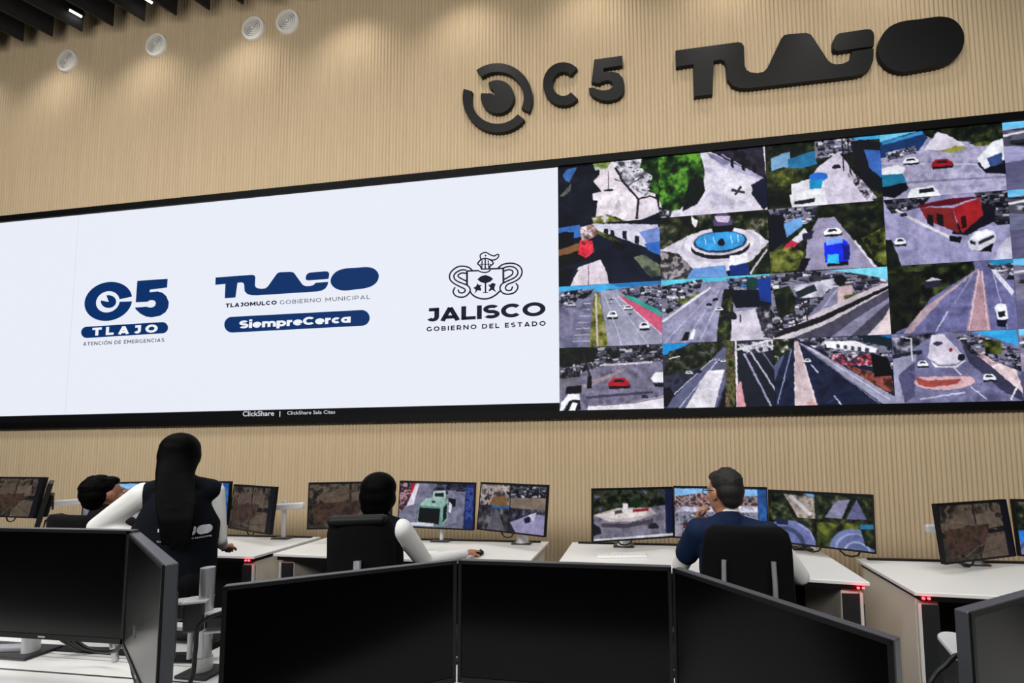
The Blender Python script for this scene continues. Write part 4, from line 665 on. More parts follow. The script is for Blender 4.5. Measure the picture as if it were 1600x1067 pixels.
# ---------------------------------------------------------------- monitors
def monitor(name, c, yaw, tilt, roll, w, h, lab, pic=None, group=None, cable=0, big=False):
    R = frame_of(math.radians(yaw), math.radians(tilt), math.radians(roll)).to_4x4()
    t = bpy.data.objects.new(name, None); COL.objects.link(t); t.empty_display_size = .1; t.matrix_world = Matrix.Translation(Vector(c)) @ R
    tag(t, lab, 'monitor', group)
    hb = MB().box((0, .0155, 0), (w, .027, h), bev=.003)
    hb.box((0, .042, -.01), (w*.55, .03, h*.5), bev=.01); hb.build('housing', mat('grey_housing', (64, 66, 71), .36) if big else M_BLACK, t, local=True)
    bz = MB(); b = .011 if big else .008; y = -.0005
    for cc, d in (((0, y, h/2-b/2), (w-.002, .005, b)), ((0, y, -h/2+b*.8), (w-.002, .005, b*1.6)), ((-w/2+b/2, y, 0), (b, .005, h-.002)), ((w/2-b/2, y, 0), (b, .005, h-.002))): bz.box(cc, d)
    bz.build('bezel', M_BLACK, t, local=True)
    sw, s0, s1 = w-2*b+.001, -h/2+b*1.6-.001, h/2-b+.001
    if pic is None: MB().box((0, .0005, (s0+s1)/2), (sw, .002, s1-s0)).build('screen', M_GLOSS, t, 'dark switched-off screen', local=True)
    else:
        me = screen_mesh('screen', pic, (-sw/2, -.0004, s1), (sw, 0, 0), (0, 0, s0-s1)); link('screen', me, attr_mat(), t, world=False)
    if big: MB().box((0, -.0032, -h/2+b*.8), (.03, .0006, .005)).build('badge', M_SILVER, t, local=True)
    for k in range(cable):
        x = (-.12, .12, .2)[k]; MB().tube([(x+dx, .05, -h/2+.03+dz) for dx, dz in ((0, 0), (.003, -.04), (.03, -.065), (.07, -.072), (.11, -.06), (.13, -.02), (.13, .02))], .006).build('cable', M_CABLE, t, local=True)
    return t
def arm(name, c, yaw, post, lab, white=True, zt=.74, r=.018, elbow=None, group='monitor arms on the far desks', cone=False):
    """stand on the desk at post (x, y) carrying the monitor at c"""
    t = thing(name, (post[0], post[1], zt), lab, 'monitor arm', group); M = M_WMETAL if white else M_SILVER
    R = Matrix.Rotation(math.radians(yaw), 3, 'Z'); back = Vector(c)+R @ Vector((0, .058, -.01)); z = back.z
    MB().box((post[0], post[1], zt+.006), (.16, .11, .012), bev=.003).build('base_plate', M_DARK, t)
    if cone: MB().lathe([(.055, zt+.012), (.05, zt+.02), (.024, zt+.13), (.02, z)], Matrix.Translation((post[0], post[1], 0)), 20).build('post', M, t, auto=True)
    else: MB().tube([(post[0], post[1], zt+.01), (post[0], post[1], z+.05)], r, 18).build('post', M, t, auto=True)
    P = [Vector((post[0], post[1], z))]+([Vector(elbow)] if elbow else [])+[back]
    for a, b in zip(P[:-1], P[1:]):
        d = b-a
        if d.length < .01: continue
        Q = d.to_track_quat('X', 'Z').to_matrix(); MB().box((a+b)/2, (d.length+.03, .045, .055), Q, bev=.012).build('arm_link', M, t)
    MB().box(back+R @ Vector((0, .004, 0)), (.11, .012, .11), R, bev=.003).build('mount_plate', M_DARK, t)
    return t
MON = [  # centre, yaw, tilt, roll, width, height, picture, seed, label, post, elbow, cables
 ((-5.21, -1.12, 1.10), -4, -9, 0, .68, .39, 'dim', 11, 'lit monitor at the left edge showing a brown junction view', (-5.1, -1.0), None, 1),
 ((-4.575, -1.30, 1.07), -33, -9, 0, .68, .39, 'dim', 12, 'monitor seen edge-on beside the leftmost lit monitor', (-4.5, -1.02), (-4.42, -1.06, 1.06), 1),
 ((-3.83, -1.20, 1.06), 14, -2, 0, .68, .39, 'street', 13, 'lit monitor half hidden behind the black-haired seated man', (-3.8, -1.02), None, 1),
 ((-3.15, -1.125, 1.06), -1, -2, 0, .68, .39, 'street', 14, 'lit monitor mostly hidden behind the standing woman', (-3.15, -1.01), None, 1),
 ((-2.482, -1.234, 1.033), -20.5, -5, 0, .68, .39, 'dim', 15, 'brown-lit monitor just right of the standing woman', (-2.33, -1.04), (-2.12, -1.08, 1.04), 1),
 ((-1.581, -1.186, 1.062), 13.4, -1, 0, .68, .39, 'dim', 17, 'dim brown monitor behind the head of the person reaching to the mouse', (-1.5, -1.01), None, 0),
 ((-.841, -1.123, 1.059), -1.2, -2, 1.2, .68, .39, 'bus', 18, 'lit monitor showing a green bus', (-.84, -1.01), None, 0),
 ((-.165, -1.209, 1.053), -21.8, -6.8, 0, .68, .39, 'quad', 19, 'lit monitor with four camera views right of the green bus monitor', (-.12, -1.04), None, 1),
 ((.813, -1.251, 1.026), 28.3, -1.9, 1.4, .68, .39, 'round', 20, 'lit monitor showing a roundabout, left of the grey-haired man', (.72, -1.06), None, 1),
 ((1.449, -1.200, 1.031), -1.5, -1, .6, .68, .39, 'street', 21, 'lit monitor behind the head of the grey-haired man', (1.25, -1.04), None, 1),
 ((2.120, -1.249, 1.000), -28.8, -4.8, 0, .68, .39, 'curves', 22, 'lit monitor showing curving roads, right of the grey-haired man', (2.06, -1.02), None, 2),
 ((2.977, -1.494, .982), 24.9, -5.3, 0, .632, .363, 'dim', 23, 'tilted dim brown monitor on the rightmost desk', (3.02, -1.36), (2.76, -1.38, .97), 1),
 ((3.60, -1.385, .985), -1.5, -4, 0, .632, .363, 'curves', 24, 'lit monitor cut off by the right edge of the photo', (3.6, -1.30), None, 0),
]
for c, yw, ti, ro, w_, h_, k, sd, lab, post, elb, cb in MON:
    p = desk_pic(k, sd)
    if k == 'dim': p.dim(.78)
    if sd == 24: p.P((40, 120, 210), (0, .56), (.4, .54), (.4, .74), (0, .76))
    monitor('desk_monitor', c, yw, ti, ro, w_, h_, lab, p, 'lit monitors on the far desks', cb)
    arm('monitor_arm', c, yw, post, 'stand holding the '+lab.replace('lit monitor', 'monitor', 1), elbow=elb, cone=(sd in (19, 20, 23)))
# near row: large dark monitors with their backs to the video wall
BIG = [((-1.225, -3.352, 1.08), 0, 0, .685, .385, 'large switched-off monitor at lower left, facing the viewer'),
       ((-.590, -3.533, 1.072), -31.5, 0, .68, .385, 'switched-off monitor at lower left, turned as a wing to the right'),
       ((.018, -3.428, .982), 32.2, 0, .628, .39, 'switched-off monitor left in the foreground set of three'),
       ((.637, -3.266, .982), -1.0, 0, .694, .39, 'switched-off monitor in the middle of the foreground set of three'),
       ((1.183, -3.512, .982), -50, 0, .605, .39, 'switched-off monitor right in the foreground set of three'),
       ((1.855, -3.467, 1.005), 32, 0, .66, .39, 'switched-off monitor at the lower right corner')]
for c, yw, ti, w_, h_, lab in BIG: monitor('desk_monitor', c, yw, ti, 0, w_, h_, lab, None, 'large dark monitors in the near row', 0, True)

# silver pole with two arms between the near monitors
def link_box(name, a, b, wd, ht, m, parent, bev=.012):
    a, b = Vector(a), Vector(b); d = b-a
    return MB().box((a+b)/2, (d.length, wd, ht), d.to_track_quat('X', 'Z').to_matrix(), bev=bev).build(name, m, parent)
t = thing('monitor_arm', (-.70, -3.227, .74), 'silver pole with two arms standing between the near dark monitors', 'monitor arm', 'monitor arms on the near desks')
MB().box((-.70, -3.227, .746), (.13, .10, .012), bev=.003).build('base_plate', M_DARK, t)
MB().tube([(-.70, -3.227, .75), (-.70, -3.227, 1.118)], .0225, 28).build('pole', M_SILVER, t, auto=True)
MB().tube([(-.70, -3.227, .752), (-.70, -3.227, .80)], .027, 28).build('foot_sleeve', M_WMETAL, t, auto=True)
MB().tube([(-.735, -3.25, .80), (-.735, -3.25, .90)], .008, 12).build('cable_guide', M_SILVER, t, auto=True)
MB().box((-.722, -3.242, .952), (.06, .07, .105), Matrix.Rotation(.5, 3, 'Z'), bev=.008).build('collar', M_DARK, t)
MB().box((-.718, -3.242, 1.006), (.075, .075, .008), Matrix.Rotation(.5, 3, 'Z'), bev=.002).build('collar_cap', M_WMETAL, t)
link_box('arm_link', (-.745, -3.255, .972), (-.875, -3.32, .968), .05, .06, M_DARK, t)
link_box('arm_cover', (-.745, -3.255, 1.006), (-.875, -3.32, 1.002), .052, .012, M_WMETAL, t, .004)
MB().tube([(-.79, -3.307, .972), (-.775, -3.315, .972)], .021, 24).build('joint_cap', M_SILVER, t, auto=True)
link_box('arm_link', (-.875, -3.32, .985), (-.63, -3.49, .995), .04, .05, M_DARK, t)
MB().box((-.615, -3.488, 1.06), (.11, .012, .11), Matrix.Rotation(math.radians(-31.5), 3, 'Z')).build('mount_plate', M_DARK, t)
link_box('arm_link', (-.69, -3.225, .925), (-.42, -3.17, .930), .05, .058, M_DARK, t)
link_box('arm_cover', (-.69, -3.225, .958), (-.42, -3.17, .963), .052, .010, M_WMETAL, t, .004)
link_box('arm_cover', (-.69, -3.225, .892), (-.42, -3.17, .898), .048, .010, M_WMETAL, t, .004)
link_box('arm_link', (-.42, -3.17, .93), (0, -3.365, .96), .045, .055, M_DARK, t)
MB().box((-.012, -3.378, .97), (.11, .012, .11), Matrix.Rotation(math.radians(32), 3, 'Z')).build('mount_plate', M_DARK, t)
link_box('clamp', (-.92, -3.165, .757), (-.80, -3.15, .757), .03, .028, M_BLACK, t, .004); link_box('clamp', (-.83, -3.155, .762), (-.75, -3.115, .80), .035, .025, M_BLACK, t, .004)
def cable(pts, lab, r=.007, g='black cables at the near monitors'):
    P = [Vector(p) for p in pts]; Q = [2*P[0]-P[1]]+P+[2*P[-1]-P[-2]]; o = []
    for i in range(1, len(Q)-2):
        for k in range(8):
            s = k/8; o.append(.5*((2*Q[i])+(-Q[i-1]+Q[i+1])*s+(2*Q[i-1]-5*Q[i]+4*Q[i+1]-Q[i+2])*s*s+(-Q[i-1]+3*Q[i]-3*Q[i+1]+Q[i+2])*s**3))
    o.append(P[-1]); return tag(MB().tube(o, r, 10).build('cable', M_CABLE, None, smooth=True), lab, 'cable', g)
cable([(-.862, -3.335, .94), (-.855, -3.35, .93), (-.86, -3.352, .88), (-.84, -3.35, .80), (-.825, -3.352, .755), (-.80, -3.42, .748), (-.74, -3.6, .748)], 'black cable hanging beside the turned dark monitor at lower left')
cable([(-.55, -3.24, .975), (-.60, -3.275, .972), (-.645, -3.30, .94), (-.650, -3.305, .86), (-.652, -3.31, .77), (-.66, -3.34, .748), (-.68, -3.45, .748)], 'black cable drooping down in front of the silver pole')
cable([(-1.44, -3.28, .93), (-1.42, -3.22, .86), (-1.37, -3.16, .77), (-1.33, -3.13, .752), (-1.25, -3.125, .752)], 'black cable dropping from the lower left monitor into the desk trough')
cable([(-1.41, -3.28, .93), (-1.39, -3.22, .86), (-1.34, -3.16, .77), (-1.29, -3.14, .753), (-1.22, -3.135, .753)], 'second black cable beside the one dropping into the desk trough')
cable([(-1.26, -3.30, .92), (-1.25, -3.26, .86), (-1.20, -3.24, .81), (-1.13, -3.23, .795), (-1.06, -3.24, .81), (-1.02, -3.26, .86), (-1.01, -3.30, .92)], 'black cable loop hanging under the large dark monitor at lower left')
t = thing('monitor_arm', (-1.55, -3.18, .74), 'white post with a black foot under the large dark monitor at lower left', 'monitor arm', 'monitor arms on the near desks')
MB().box((-1.66, -3.175, .747), (.34, .12, .012), bev=.004).build('base_plate', M_DARK, t); MB().tube([(-1.55, -3.18, .75), (-1.55, -3.18, 1.04)], .026, 24).build('pole', M_WMETAL, t, auto=True)
link_box('foot_rib', (-1.78, -3.21, .762), (-1.57, -3.17, .762), .04, .02, M_SILVER, t, .005); link_box('arm_link', (-1.55, -3.18, 1.03), (-1.25, -3.29, 1.06), .05, .06, M_WMETAL, t)
t = thing('monitor_arm', (-1.10, -3.21, .74), 'thin grey rod behind the cable loop under the large dark monitor', 'monitor arm', 'monitor arms on the near desks')
MB().tube([(-1.13, -3.19, .745), (-1.13, -3.24, 1.0)], .010, 14).build('post', M_SILVER, t, auto=True); link_box('arm_link', (-1.13, -3.24, .99), (-1.17, -3.29, 1.0), .03, .03, M_DARK, t)
t = thing('monitor_arm', (.637, -3.10, .74), 'stand behind the middle dark monitor in the foreground', 'monitor arm', 'monitor arms on the near desks')
MB().box((.637, -3.10, .746), (.22, .16, .012), bev=.003).build('base_plate', M_DARK, t); MB().tube([(.637, -3.10, .75), (.637, -3.10, 1.03)], .022, 20).build('pole', M_SILVER, t, auto=True); link_box('arm_link', (.637, -3.10, .99), (.637, -3.205, .985), .05, .06, M_DARK, t); link_box('arm_link', (.66, -3.10, .93), (1.22, -3.22, .93), .045, .05, M_DARK, t); link_box('arm_link', (1.22, -3.22, .93), (1.24, -3.46, .95), .045, .05, M_DARK, t)
# curved white arm at lower right
t = thing('monitor_arm', (1.80, -3.33, .74), 'white curved arm and black cable beside the lower right dark monitor', 'monitor arm', 'monitor arms on the near desks')
MB().box((1.70, -3.42, .746), (.15, .12, .012), bev=.003).build('base_plate', M_DARK, t)
MB().tube([(1.675, -3.43, .75), (1.675, -3.43, .955)], .024, 20).build('post', M_WMETAL, t, auto=True)
AO = rounded([(1.662, -3.368, .012), (1.69, -3.345, .02), (1.722, -3.350, .03), (1.745, -3.42, .02), (1.70, -3.50, .01), (1.629, -3.494, .012)])
MB().slab(AO, 1.036, 1.05).build('arm_cover', M_WMETAL, t, bevel=.004); MB().slab([(1.69+(x-1.69)*.94, -3.43+(y+3.43)*.96) for x, y in AO], .955, 1.035).build('arm_link', M_DARK, t)
link_box('arm_link', (1.71, -3.42, .99), (1.83, -3.395, .99), .045, .05, M_SILVER, t)
MB().tube([(1.725, -3.455, .76), (1.725, -3.455, 1.055)], .011, 14).build('rod', M_SILVER, t, auto=True)
cable([(1.665, -3.478, 1.043), (1.628, -3.50, 1.052), (1.60, -3.51, 1.035), (1.575, -3.51, 1.01), (1.555, -3.515, .97), (1.56, -3.52, .86), (1.70, -3.54, .748)], 'black cable arching out beside the lower right dark monitor', .0055)

# things lying on the desks
def keyboard(x, y, rz, lab, m, w_=.36, d_=.12):
    t = thing('keyboard', (x, y, .74), lab, 'keyboard', None, rz); b = MB().box((0, 0, .008), (w_, d_, .014), bev=.003); b.build('case', m, t, local=True)
    k = MB()
    for r in range(5):
        for c in range(14): k.box((-w_/2+.02+c*(w_-.04)/13, -d_/2+.018+r*(d_-.036)/4, .017), ((w_-.04)/13*.82, (d_-.036)/4*.8, .006))
    k.build('keys', m, t, local=True)
def mouse(x, y, z, rz, lab):
    t = thing('computer_mouse', (x, y, z), lab, 'mouse', None, rz); mb = MB(); mb.ell((0, 0, .012), (.031, .055, .024)); o = mb.build('shell', M_BLACK, t, smooth=True, local=True); MB().box((0, .028, .033), (.006, .018, .008)).build('wheel', M_DARK, t, local=True)
keyboard(-1.62, -3.44, 0, 'black keyboard at the lower left corner of the near desk', M_BLACK, .44, .14)
keyboard(-.62, -1.40, -.05, 'white keyboard in front of the green bus monitor', M_WHITE)
mouse(-.335, -1.45, .74, 0, 'black mouse on the desk in front of the four-view monitor'); mouse(1.86, -1.42, .74, .1, 'black mouse on the desk right of the grey-haired man')
keyboard(.72, -1.38, .15, 'white keyboard on the desk left of the grey-haired man', M_WHITE); keyboard(-2.95, -1.38, 0, 'white keyboard on the desk behind the standing woman', M_WHITE)

# ---------------------------------------------------------------- office chairs
def chair(x, y, rz, lab, slim=False):
    t = thing('office_chair', (x, y, 0), lab, 'chair', 'black office chairs', rz); K = dict(local=True)
    s = MB(); s.box((0, 0, .435), (.48, .46, .085), bev=.035); s.build('seat', M_FABRIC, t, smooth=True, **K)
    rings = []; by = -.235
    prof = [(.58, .16, .0), (.66, .205, .008), (.78, .21, -.012), (.92, .205, .0), (1.02, .20, -.015), (1.10, .195, -.03), (1.15, .18, -.035), (1.175, .15, -.035)]
    if slim: prof = [(q[0]*1.03, q[1], q[2]) for q in prof]
    for z, hw, dy in prof:
        rings.append([Vector((hw*u*(.80 if slim else 1), by+dy+v*.03+.035*u*u, z)) for u, v in ((-1, -.3), (-.95, .8), (-.5, 1), (0, 1), (.5, 1), (.95, .8), (1, -.3), (.95, -1), (.5, -1), (0, -1), (-.5, -1), (-.95, -1))])
    b = MB().loft(rings); o = b.build('backrest', M_FABRIC, t, smooth=True, **K)
    if not slim:
        for k in (-1, 1): MB().tube([(k*.11, by-.040, .80), (k*.108, by-.052, .92), (k*.105, by-.05, 1.03)], .011, 10).build('back_strut', mat('strut_grey', (120, 122, 126), .3), o)
        for k in o.children: k.parent = o; k.matrix_parent_inverse = Matrix()
        MB().box((0, by-.03, .69), (.33, .03, .06), bev=.01).build('lumbar_frame', M_BLACK, t, **K)
    else:
        k = MB().tube([(0, by-.06, .55), (0, by-.065, .8), (0, by-.05, 1.0)], .018, 10).build('back_strut', mat('strut_grey', (120, 122, 126), .3), t, smooth=True, **K)
        MB().box((-.005, by-.045, 1.195), (.27, .06, .05), bev=.02).build('top_rail', M_BLACK, t, smooth=True, **K)
    MB().box((0, by+.02, .52), (.10, .10, .16), bev=.02).build('back_bracket', M_BLACK, t, **K)
    for k in (-1, 1):
        a = MB().tube([(k*.22, 0, .46), (k*.29, -.02, .46), (k*.29, -.02, .66)], .016, 10).build('armrest', M_BLACK, t, smooth=True, **K)
        p = MB().box((k*.29, .02, .675), (.075, .26, .03), bev=.012).build('arm_pad', M_DARK, a); p.matrix_parent_inverse = Matrix()
    MB().tube([(0, 0, .10), (0, 0, .43)], .028, 16).build('gas_column', M_BLACK, t, smooth=True, **K)
    for k in range(5):
        q = 2*math.pi*k/5+.3; d = Vector((math.cos(q), math.sin(q), 0))
        l = MB().tube([d*.03+Vector((0, 0, .12)), d*.30+Vector((0, 0, .085))], [.028, .018], 10).build('base_spoke', M_BLACK, t, smooth=True, **K)
        M = Matrix.Translation(d*.30+Vector((0, 0, .032))) @ Matrix.Rotation(q, 4, 'Z') @ Matrix.Rotation(math.pi/2, 4, 'Y')
        cst = MB().lathe([(.03, -.022), (.032, -.012), (.032, .012), (.03, .022)], M, 16).build('caster', M_DARK, l, auto=True); cst.matrix_parent_inverse = Matrix()
    return t
chair(1.372, -2.30, -.06, 'black high-backed office chair of the grey-haired man')
chair(-.585, -2.38, .32, 'black office chair with a slim back strut, of the person at the bus monitor', True)
chair(-2.40, -2.26, -.2, 'black office chair of the black-haired man at the left')
# ---------------------------------------------------------------- people
M_NAVY = mat('navy_vest', (11, 29, 58), .8, spec=.2, noise=.12, nscale=40); M_NAVY2 = mat('dark_navy_vest', (5, 8, 17), .8, spec=.12, noise=.15, nscale=40)
M_SHIRT = mat('white_shirt', (226, 226, 224), .8); M_TROU = mat('dark_trousers', (8, 9, 13), .85, spec=.15); M_SHOE = mat('black_shoes', (12, 12, 12), .5)
M_HAIRB = mat('black_hair', (3, 3, 3), .55, noise=.4, nscale=120, spec=.04); M_HAIRG = mat('greying_hair', (30, 28, 27), .6, spec=.25, noise=.55, nscale=150)
M_DSHIRT = mat('dark_shirt', (18, 11, 14), .8, spec=.2)
def skin_mat(n, c): return mat(n, c, .5, noise=.06, nscale=12)
def V(*a): return Vector(a)
def hand_pieces(mb, wrist, direc, palm, side, curl=.35, sc=1.0):
    """five-fingered hand. direc: along the hand, palm: the way the palm faces, side +1 when the thumb lies towards direc x palm"""
    d = Vector(direc).normalized(); n = (Vector(palm)-d*Vector(palm).dot(d)).normalized(); s = d.cross(n)*side; w = Vector(wrist)
    def pt(a, b, c): return w+(d*a+s*b+n*c)*sc
    for b in (-.026, -.009, .009, .026): mb.limb([pt(.0, b*.7, 0), pt(.085, b, 0)], [.0155*sc, .0125*sc], n=8)
    for b, L, a0 in ((-.030, .060, .082), (-.010, .074, .088), (.010, .080, .090), (.029, .072, .085)):
        P = [pt(a0, b, 0)]; ang = 0; q = (a0, 0)
        for j, f in enumerate((.45, .32, .23)):
            ang += curl*(1.0 if j else .8); q = (q[0]+L*f*math.cos(ang), q[1]+L*f*math.sin(ang)); P.append(pt(q[0], b*(1-.05*j), q[1]))
        mb.limb(P, [.0092*sc, .0086*sc, .008*sc, .007*sc], n=8)
    mb.limb([pt(.02, .026, .006), pt(.05, .047, .018), pt(.08, .052, .030), pt(.098, .049, .038)], [.0135*sc, .011*sc, .0095*sc, .008*sc], n=8)
def head_pieces(mb, c, R, sc=1.0):
    """c: centre of the skull; R turns it; face looks along R @ +Y"""
    c = Vector(c)
    def at(x, y, z): return c+R @ (V(x, y, z)*sc)
    def E(x, y, z, a, b, d): mb.ell(at(x, y, z), (a*sc, b*sc, d*sc), R, 18, 12)
    E(0, -.012, .018, .077, .095, .094); E(0, .018, -.035, .066, .078, .085); E(0, .038, -.088, .042, .046, .034)          # skull, face, chin
    E(0, .080, .022, .052, .018, .012)                                                                                   # brow
    mb.limb([at(0, .090, .010), at(0, .106, -.022), at(0, .112, -.036)], [.009*sc, .012*sc, .014*sc], n=10)                  # nose
    E(.013, .100, -.040, .009, .010, .008); E(-.013, .100, -.040, .009, .010, .008)
    E(0, .088, -.066, .024, .010, .006); E(0, .086, -.076, .020, .010, .006)                                             # lips
    for k in (-1, 1):
        E(k*.046, .062, -.025, .022, .022, .020)                                                                        # cheek
        E(k*.078, -.006, -.012, .009, .022, .034); E(k*.083, -.013, -.004, .007, .016, .024)                             # ear
    return at
def eyes(parent, at, R, sc=1.0):
    for k in (-1, 1):
        e = MB().ell(at(k*.031, .084, .004), (.0135*sc,)*3, R, 12, 8).build('eye', mat('eye_white', (176, 168, 160), .3), parent, smooth=True)
        MB().ell(at(k*.031, .0935, .004), (.006*sc, .005*sc, .006*sc), R, 10, 6).build('iris', mat('dark_iris', (24, 14, 10), .3), e, smooth=True)
def ringE(c, a, b, n=20): return [Vector(c)+Vector(a)*math.cos(2*math.pi*k/n)+Vector(b)*math.sin(2*math.pi*k/n) for k in range(n)]
def torso(mb, rows, grow=0.0, X=None, n=24):
    """rows: (centre, half width, half depth)"""
    X = Vector(X or (1, 0, 0)).normalized()
    rings = []
    for c, a, b in rows: rings.append(ringE(c, X*(a+grow), V(-X.y, X.x, 0)*(b+grow), n))
    mb.loft(rings)
def person(base, label, skin, J, vest, shirt, hair, spec):
    """J: joint positions in world metres"""
    t = thing('person', base, label, 'person', 'people at the consoles')
    X = (J['shR']-J['shL']); X.z = 0; X.normalize(); Y = V(-X.y, X.x, 0); sw = (J['shR']-J['shL']).length/2
    nk = J['neck']; pv = J['pelvis']; ch = J['chest']; wa = pv.lerp(ch, .45)
    rows = [(pv-V(0, 0, .07), .155, .11), (pv, .172, .125), (wa, .145, .105), (ch-V(0, 0, .03), .165, .118), (ch+V(0, 0, .07), sw-.02, .115), ((J['shL']+J['shR'])/2+V(0, 0, .0), sw-.035, .09), (nk-V(0, 0, .015), .07, .062)]
    b = MB(); torso(b, rows, -.008, X); b.limb([nk-V(0, 0, .03), J['head']-V(0, 0, .06)], [.056, .053])
    at = head_pieces(b, J['head'], J['R'], spec.get('hs', 1))
    for s in 'LR':
        k = min(1, spec.get('sl', 1)*1.05); b.limb([J['sh'+s], J['el'+s], J['wr'+s]], [.046*k, .034*k, .025*k]); d = J.get('hd'+s) or (J['wr'+s]-J['el'+s])
        hand_pieces(b, J['wr'+s]+Vector(d).normalized()*.012, d, J.get('pa'+s, V(0, 0, -1)), J.get('th'+s, 1 if s == 'L' else -1), J.get('cu'+s, .3), .93)
        b.limb([J['hip'+s], J['kn'+s], J['an'+s]], [.085, .055, .036]); f = J['an'+s]+Y*.13; b.limb([J['an'+s]+V(0, 0, -.03)-Y*.02, V(f.x, f.y, .03)], [.036, .026])
    body = b.skin('body', skin, t, .0062, 5)
    eyes(t, at, J['R'], spec.get('hs', 1))
    # shirt: sleeves, yoke and collar
    b = MB(); torso(b, rows[1:6], .006, X)
    for s in 'LR':
        q = spec.get('sl'+s, spec.get('sl', 1)); b.limb([J['sh'+s], J['sh'+s].lerp(J['el'+s], .5), J['el'+s], J['el'+s].lerp(J['wr'+s], .55), J['el'+s].lerp(J['wr'+s], .94)], [.060*q, .056*q, .050*q, .043*q, .035*q])
    b.limb([nk-V(0, 0, .02), nk+V(0, 0, .042)+Y*.010], [.072, .063]); b.skin('shirt', shirt, t, .009, 5)
    if vest:
        b = MB(); g = spec.get('puff', .016); R2 = list(rows[spec.get('v0', 1):6])
        if 'hem' in spec: R2 = [(pv-V(0, 0, spec['hem']), (.168), .135)]+[(c, max(a, (.168, .165, .160, .15)[min(k, 3)]) if k < 3 else a, max(d, .122) if k < 3 else d) for k, (c, a, d) in enumerate(R2)]
        torso(b, R2, g, X)
        for s in 'LR': i = J['sh'+s].lerp(J['sh'+('R' if s == 'L' else 'L')], .10); b.limb([i, i.lerp(nk, .6)-V(0, 0, .01)], [.066, .06])
        for s, k in spec.get('cap', {}).items(): b.limb([J['sh'+s], J['sh'+s].lerp(J['el'+s], k)], [.070, .068])
        b.limb([nk-V(0, 0, .035), nk-V(0, 0, .01)-Y*.004], [.084, .078]); b.skin('vest', vest, t, .009, 6)
    b = MB(); torso(b, [(pv-V(0, 0, .09), .15, .11), (pv, .178, .13), (pv+V(0, 0, .08), .16, .118)], .006, X)
    for s in 'LR': b.limb([J['hip'+s], J['kn'+s], J['an'+s].lerp(J['kn'+s], .08)], [.094, .066, .05])
    b.skin('trousers', M_TROU, t, .011, 5)
    for s in 'LR':
        f = J['an'+s]+Y*.14; m_ = MB().limb([V(J['an'+s].x, J['an'+s].y, .05)-Y*.03, V(J['an'+s].x, J['an'+s].y, .045)+Y*.05, V(f.x, f.y, .034)], [.046, .043, .034]); m_.skin('shoe', M_SHOE, t, .009, 3)
    hair(t, at, J['R'], spec.get('hs', 1))
    return t, at
def short_hair(m, back=1.0):
    def f(t, at, R, sc):
        b = MB()
        def E(x, y, z, a, bb, c): b.ell(at(x, y, z), (a*sc, bb*sc, c*sc), R, 20, 14)
        E(0, -.030, .050, .083, .088, .080); E(0, -.050, .010, .081, .070, .075); E(0, .030, .082, .062, .050, .034); E(0, -.062, -.035, .066, .046, .05)
        rr = random.Random(5)
        for k in range(70):
            a = rr.uniform(0, 2*math.pi); e = rr.uniform(.1, 1.4); p = V(.078*math.cos(a)*math.cos(e), -.028+.085*math.sin(a)*math.cos(e), .052+.079*math.sin(e))
            if p.y > .055: continue
            b.ell(at(*p), (.010*sc, .010*sc, .007*sc), R, 8, 6)
        b.skin('hair', m, t, .0055, 5)
    return f
def tied_hair(t, at, R, sc):
    b = MB()
    def E(x, y, z, a, bb, c): b.ell(at(x, y, z), (a*sc, bb*sc, c*sc), R, 20, 14)
    E(0, -.024, .036, .099, .102, .096); E(0, -.046, -.01, .099, .076, .092); E(0, -.052, -.065, .088, .056, .070); E(.040, -.02, -.03, .060, .05, .07); E(-.040, -.02, -.03, .060, .05, .07); E(0, -.060, -.115, .058, .04, .055)
    b.skin('hair', M_HAIRB, t, .0065, 14)
def long_hair(t, at, R, sc):
    b = MB()
    def E(x, y, z, a, bb, c): b.ell(at(x, y, z), (a*sc, bb*sc, c*sc), R, 22, 14)
    E(0, -.020, .036, .090, .102, .094); E(0, -.030, .0, .094, .09, .10)
    c = [at(0, -.03, .02), at(0, -.045, -.03), V(-1.572, -2.635, 1.43), V(-1.508, -2.685, 1.35), V(-1.445, -2.725, 1.27), V(-1.425, -2.735, 1.20), V(-1.415, -2.74, 1.15)]
    wd = [.088, .090, .083, .079, .076, .066, .03]; dp = [.088, .080, .056, .036, .024, .016, .008]; W = V(math.cos(.6), math.sin(.6), 0); D = V(-W.y, W.x, 0)
    b.loft([ringE(p, W*w_, D*d_) for p, w_, d_ in zip(c, wd, dp)])
    rr = random.Random(3)
    for k in range(24):
        u = -1+2*k/23; e = rr.uniform(0, .10); p = lambda i, q: c[i]+W*(wd[i]*u*q)-D*.012
        b.limb([p(2, .9)+D*.012, p(3, .92)+D*.012, p(4, .96)+D*.006, p(5, 1.0), p(6, 1.9)+V(.006*u, -.004, -.01-e)], [.010, .012, .012, .011, .004], n=8)
    b.skin('hair', M_HAIRB, t, .007, 16)
SK1, SK2 = skin_mat('tan_skin', (168, 118, 92)), skin_mat('brown_skin', (146, 98, 76))
def seated_legs(J, x, y):
    for s, k in (('L', -1), ('R', 1)): J['hip'+s] = V(x+k*.09, y+.02, .56); J['kn'+s] = V(x+k*.12, y+.44, .55); J['an'+s] = V(x+k*.12, y+.40, .09)
